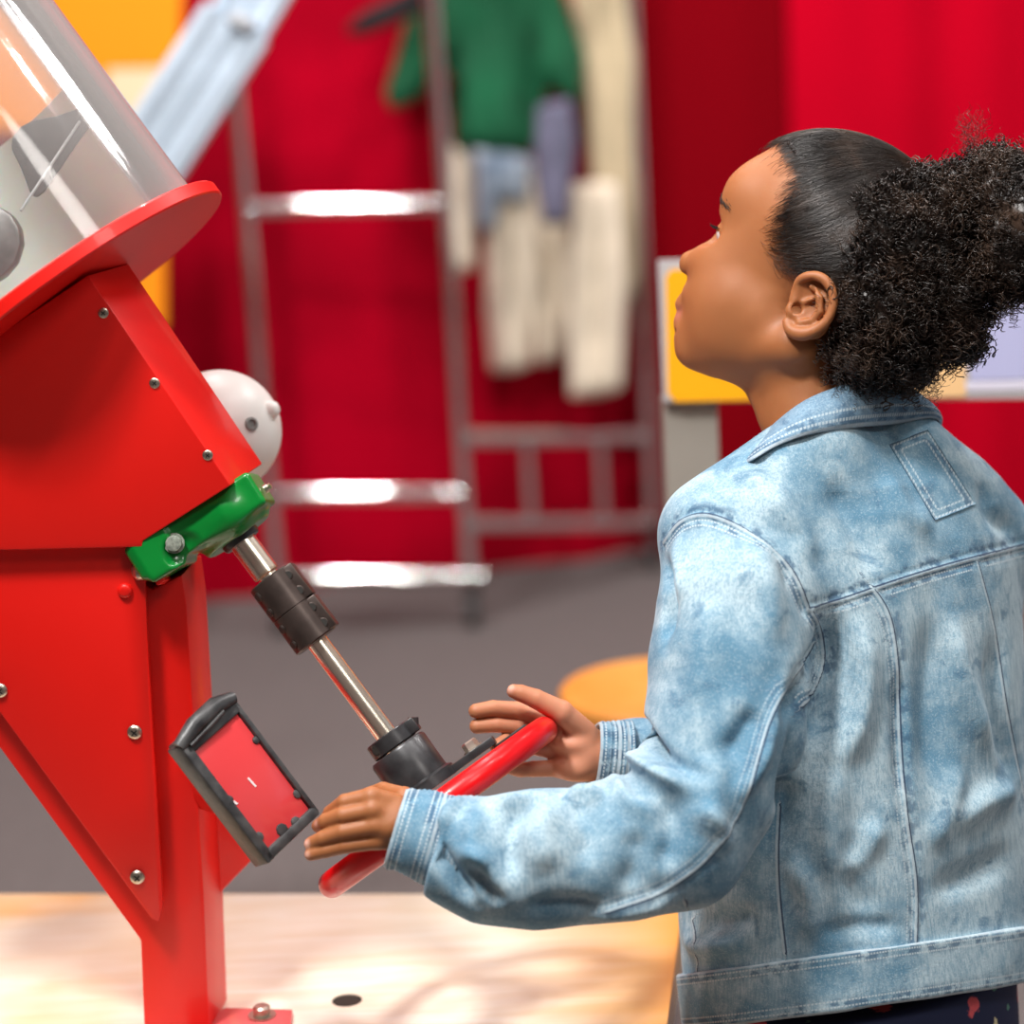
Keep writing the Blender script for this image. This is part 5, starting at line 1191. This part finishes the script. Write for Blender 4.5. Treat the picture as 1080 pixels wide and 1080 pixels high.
# curls: little coils sprung over the curly mass and the puff
def sample(fn, n, box_lo, box_hi):
    out = []; 
    while sum(len(o_) for o_ in out) < n:
        q = r_.uniform(box_lo, box_hi, (n * 2, 3)); d = fn(q.astype(f32)); q = q[np.abs(d) < 40]
        for _ in range(4):
            d = fn(q.astype(f32)); g = np.zeros_like(q)
            for ax in range(3):
                o_ = np.zeros(3); o_[ax] = .8; g[:, ax] = (fn((q + o_).astype(f32)) - fn((q - o_).astype(f32))) / 1.6
            g /= np.maximum(np.linalg.norm(g, axis=1), 1e-6)[:, None]; q = q - g * d[:, None]
        out.append(np.concatenate([q, g], 1))
    return np.concatenate(out)[:n]
def curls(fn, n, lo_, hi_, droop, rr=(2.0, 4.6), filt=None, ll=(9, 24), off=(-5, 3)):
    a = sample(fn, n, lo_, hi_)
    if filt is not None: a = a[filt(a)]
    q, g = a[:, :3], a[:, 3:]; n = len(q)
    dr = g * r_.uniform(.0, .5, n)[:, None] + r_.normal(size=(n, 3)) * .55 + np.array([.15, droop, 0]); dr -= g * np.einsum('ij,ij->i', dr, g)[:, None] * .55
    dr /= np.linalg.norm(dr, axis=1)[:, None]; x = np.cross(dr, r_.normal(size=(n, 3))); x /= np.linalg.norm(x, axis=1)[:, None]; y = np.cross(dr, x)
    L = r_.uniform(*ll, n); tn = r_.uniform(1.6, 3.6, n); R = r_.uniform(*rr, n); m_ = 26; T = np.linspace(0, 1, m_)
    ph = T[None] * tn[:, None] * 2 * math.pi + r_.uniform(0, 6.3, n)[:, None]; Rt = R[:, None] * (.75 + .4 * T[None])
    base = q + g * r_.uniform(*off, n)[:, None]
    S_ = base[:, None] + dr[:, None] * (L[:, None] * T[None])[..., None] + x[:, None] * (Rt * np.cos(ph))[..., None] + y[:, None] * (Rt * np.sin(ph))[..., None]
    return S_
earC = H(845, 331, 84)
def keep_c(a):
    q, g = a[:, :3], a[:, 3:]; k = (g[:, 2] > -.35) & (head0(q.astype(f32)) > 1.5)
    k &= ~((np.abs((q - earC) / np.array([30, 42, 60])) ** 2).sum(1) < 1); return k
C1 = curls(curl_sdf, 4600, [-20, -140, -100], [190, 130, 110], .5, rr=(2.4, 6.2), ll=(10, 28), filt=keep_c)
C2 = curls(puff_sdf, 2400, [130, -160, -70], [330, 60, 70], .1, rr=(2.2, 5.4), ll=(8, 24), filt=lambda a: a[:, 5] > -.5)
C3 = curls(lambda q: curl_sdf(q) - 5, 420, [10, 0, -80], [190, 140, 90], .9, rr=(1.6, 4.0), ll=(10, 22), filt=lambda a: (a[:, 5] > -.4) & (head0(a[:, :3].astype(f32)) > 3) & keep_c(a))
C4 = curls(lambda q: puff_sdf(q) - 8, 380, [130, -170, -70], [330, 60, 70], -.3, rr=(1.6, 4.2), ll=(8, 18), filt=lambda a: a[:, 5] > -.5)
# flyaway wisps: above the puff, under the nape, and one ringlet beside the ear
def wisp(start, dr, n, sp, L, R):
    s = np.array(start) + r_.normal(size=(n, 3)) * sp; d_ = unit(dr) + r_.normal(size=(n, 3)) * .28; d_ /= np.linalg.norm(d_, axis=1)[:, None]
    x = np.cross(d_, r_.normal(size=(n, 3))); x /= np.linalg.norm(x, axis=1)[:, None]; y = np.cross(d_, x); m_ = 26; T = np.linspace(0, 1, m_); L_ = r_.uniform(.5, 1, n) * L
    ph = T[None] * r_.uniform(2, 4.5, n)[:, None] * 6.28 + r_.uniform(0, 6.3, n)[:, None]
    return s[:, None] + d_[:, None] * (L_[:, None] * T)[..., None] + (x[:, None] * np.cos(ph)[..., None] + y[:, None] * np.sin(ph)[..., None]) * (R * r_.uniform(.5, 1.2, n))[:, None, None]
W = [wisp(H(1016, 172, 0), (.05, -1, 0), 60, 6, 55, 3.0), wisp(H(960, 398, 30), (.25, 1, 0), 60, 10, 26, 4.0), wisp(H(1040, 322, 30), (.1, 1, 0), 26, 2.5, 34, 4.2), wisp(H(1060, 322, 20), (.1, 1, 0), 20, 8, 22, 4.0),
     wisp(H(868, 303, 88), (.2, .9, .5), 3, 2.0, 12, 3.0), wisp(H(884, 330, 84), (-.3, .9, .1), 60, 12, 18, 3.5), wisp(H(884, 378, 74), (-.2, .9, .1), 90, 12, 22, 3.5), wisp(H(900, 404, 55), (-.1, 1, 0), 70, 14, 14, 3.5)]
parts = [(s1v, s1f)]
for S_, rad in ((C1, (.00030, .00075)), (C2, (.00028, .00066)), (C3, (.00018, .0003)), (C4, (.00014, .00026))):
    parts.append(strands_mesh(fromloc(S_.reshape(-1, 3)).reshape(S_.shape), r_.uniform(*rad, len(S_))))
for i, S_ in enumerate(W): parts.append(strands_mesh(fromloc(S_.reshape(-1, 3)).reshape(S_.shape), r_.uniform(.00008, .00016, len(S_)) if i == 0 else r_.uniform(.00015, .0003, len(S_))))
# brows and lashes
def hairs(pairs, rad, n, jit):
    out = []
    for a, b_ in pairs: out.append(np.stack([a, (a + b_) / 2 + r_.normal(size=3) * jit, b_]))
    return strands_mesh(fromloc(np.array(out).reshape(-1, 3)).reshape(len(out), 3, 3), np.full(len(out), rad), False)
br_ = []
for k in range(170):
    u = r_.uniform(0, 1); s = 8 + 38 * u; q = H(766 + 6 * u, 199 + 21 * u, s) + r_.normal(size=3) * np.array([1.6, 1.4, 1]); q, g = proj_head(q[None], -.2, 4, headl); q = q[0]; e = q + np.array([1.5, 4, 4]); e, g = proj_head(e[None], .9, 4, headl); br_.append((q, e[0]))
ls_ = []
EC = H(770, 247, 30)
for s_ in np.linspace(-11, 12, 36):
    a = EC + np.array([-math.sqrt(max(15.8 ** 2 - s_ ** 2 - 25, 1)), -5.0 + abs(s_) * .12, s_]); ls_.append((a + np.array([1.5, 0, 0]), a + np.array([-6.0, -4.5, s_ * .25]) + r_.normal(size=3) * .7))
vv, ff, o_ = [hb_v], [hb_f], len(hb_v)
for v, f in parts: vv.append(v); ff.append(f + o_); o_ += len(v)
hr = np_mesh('hair', np.concatenate(vv), np.concatenate(ff), hm, PE)
v, f = hairs(br_, .00022, 0, .5); eb = np_mesh('eyebrow', v, f, hm, PE)
v, f = hairs(ls_, .00022, 0, .4); el = np_mesh('eyelashes', v, f, mat('black_lashes', (.006, .004, .004), .5), PE)
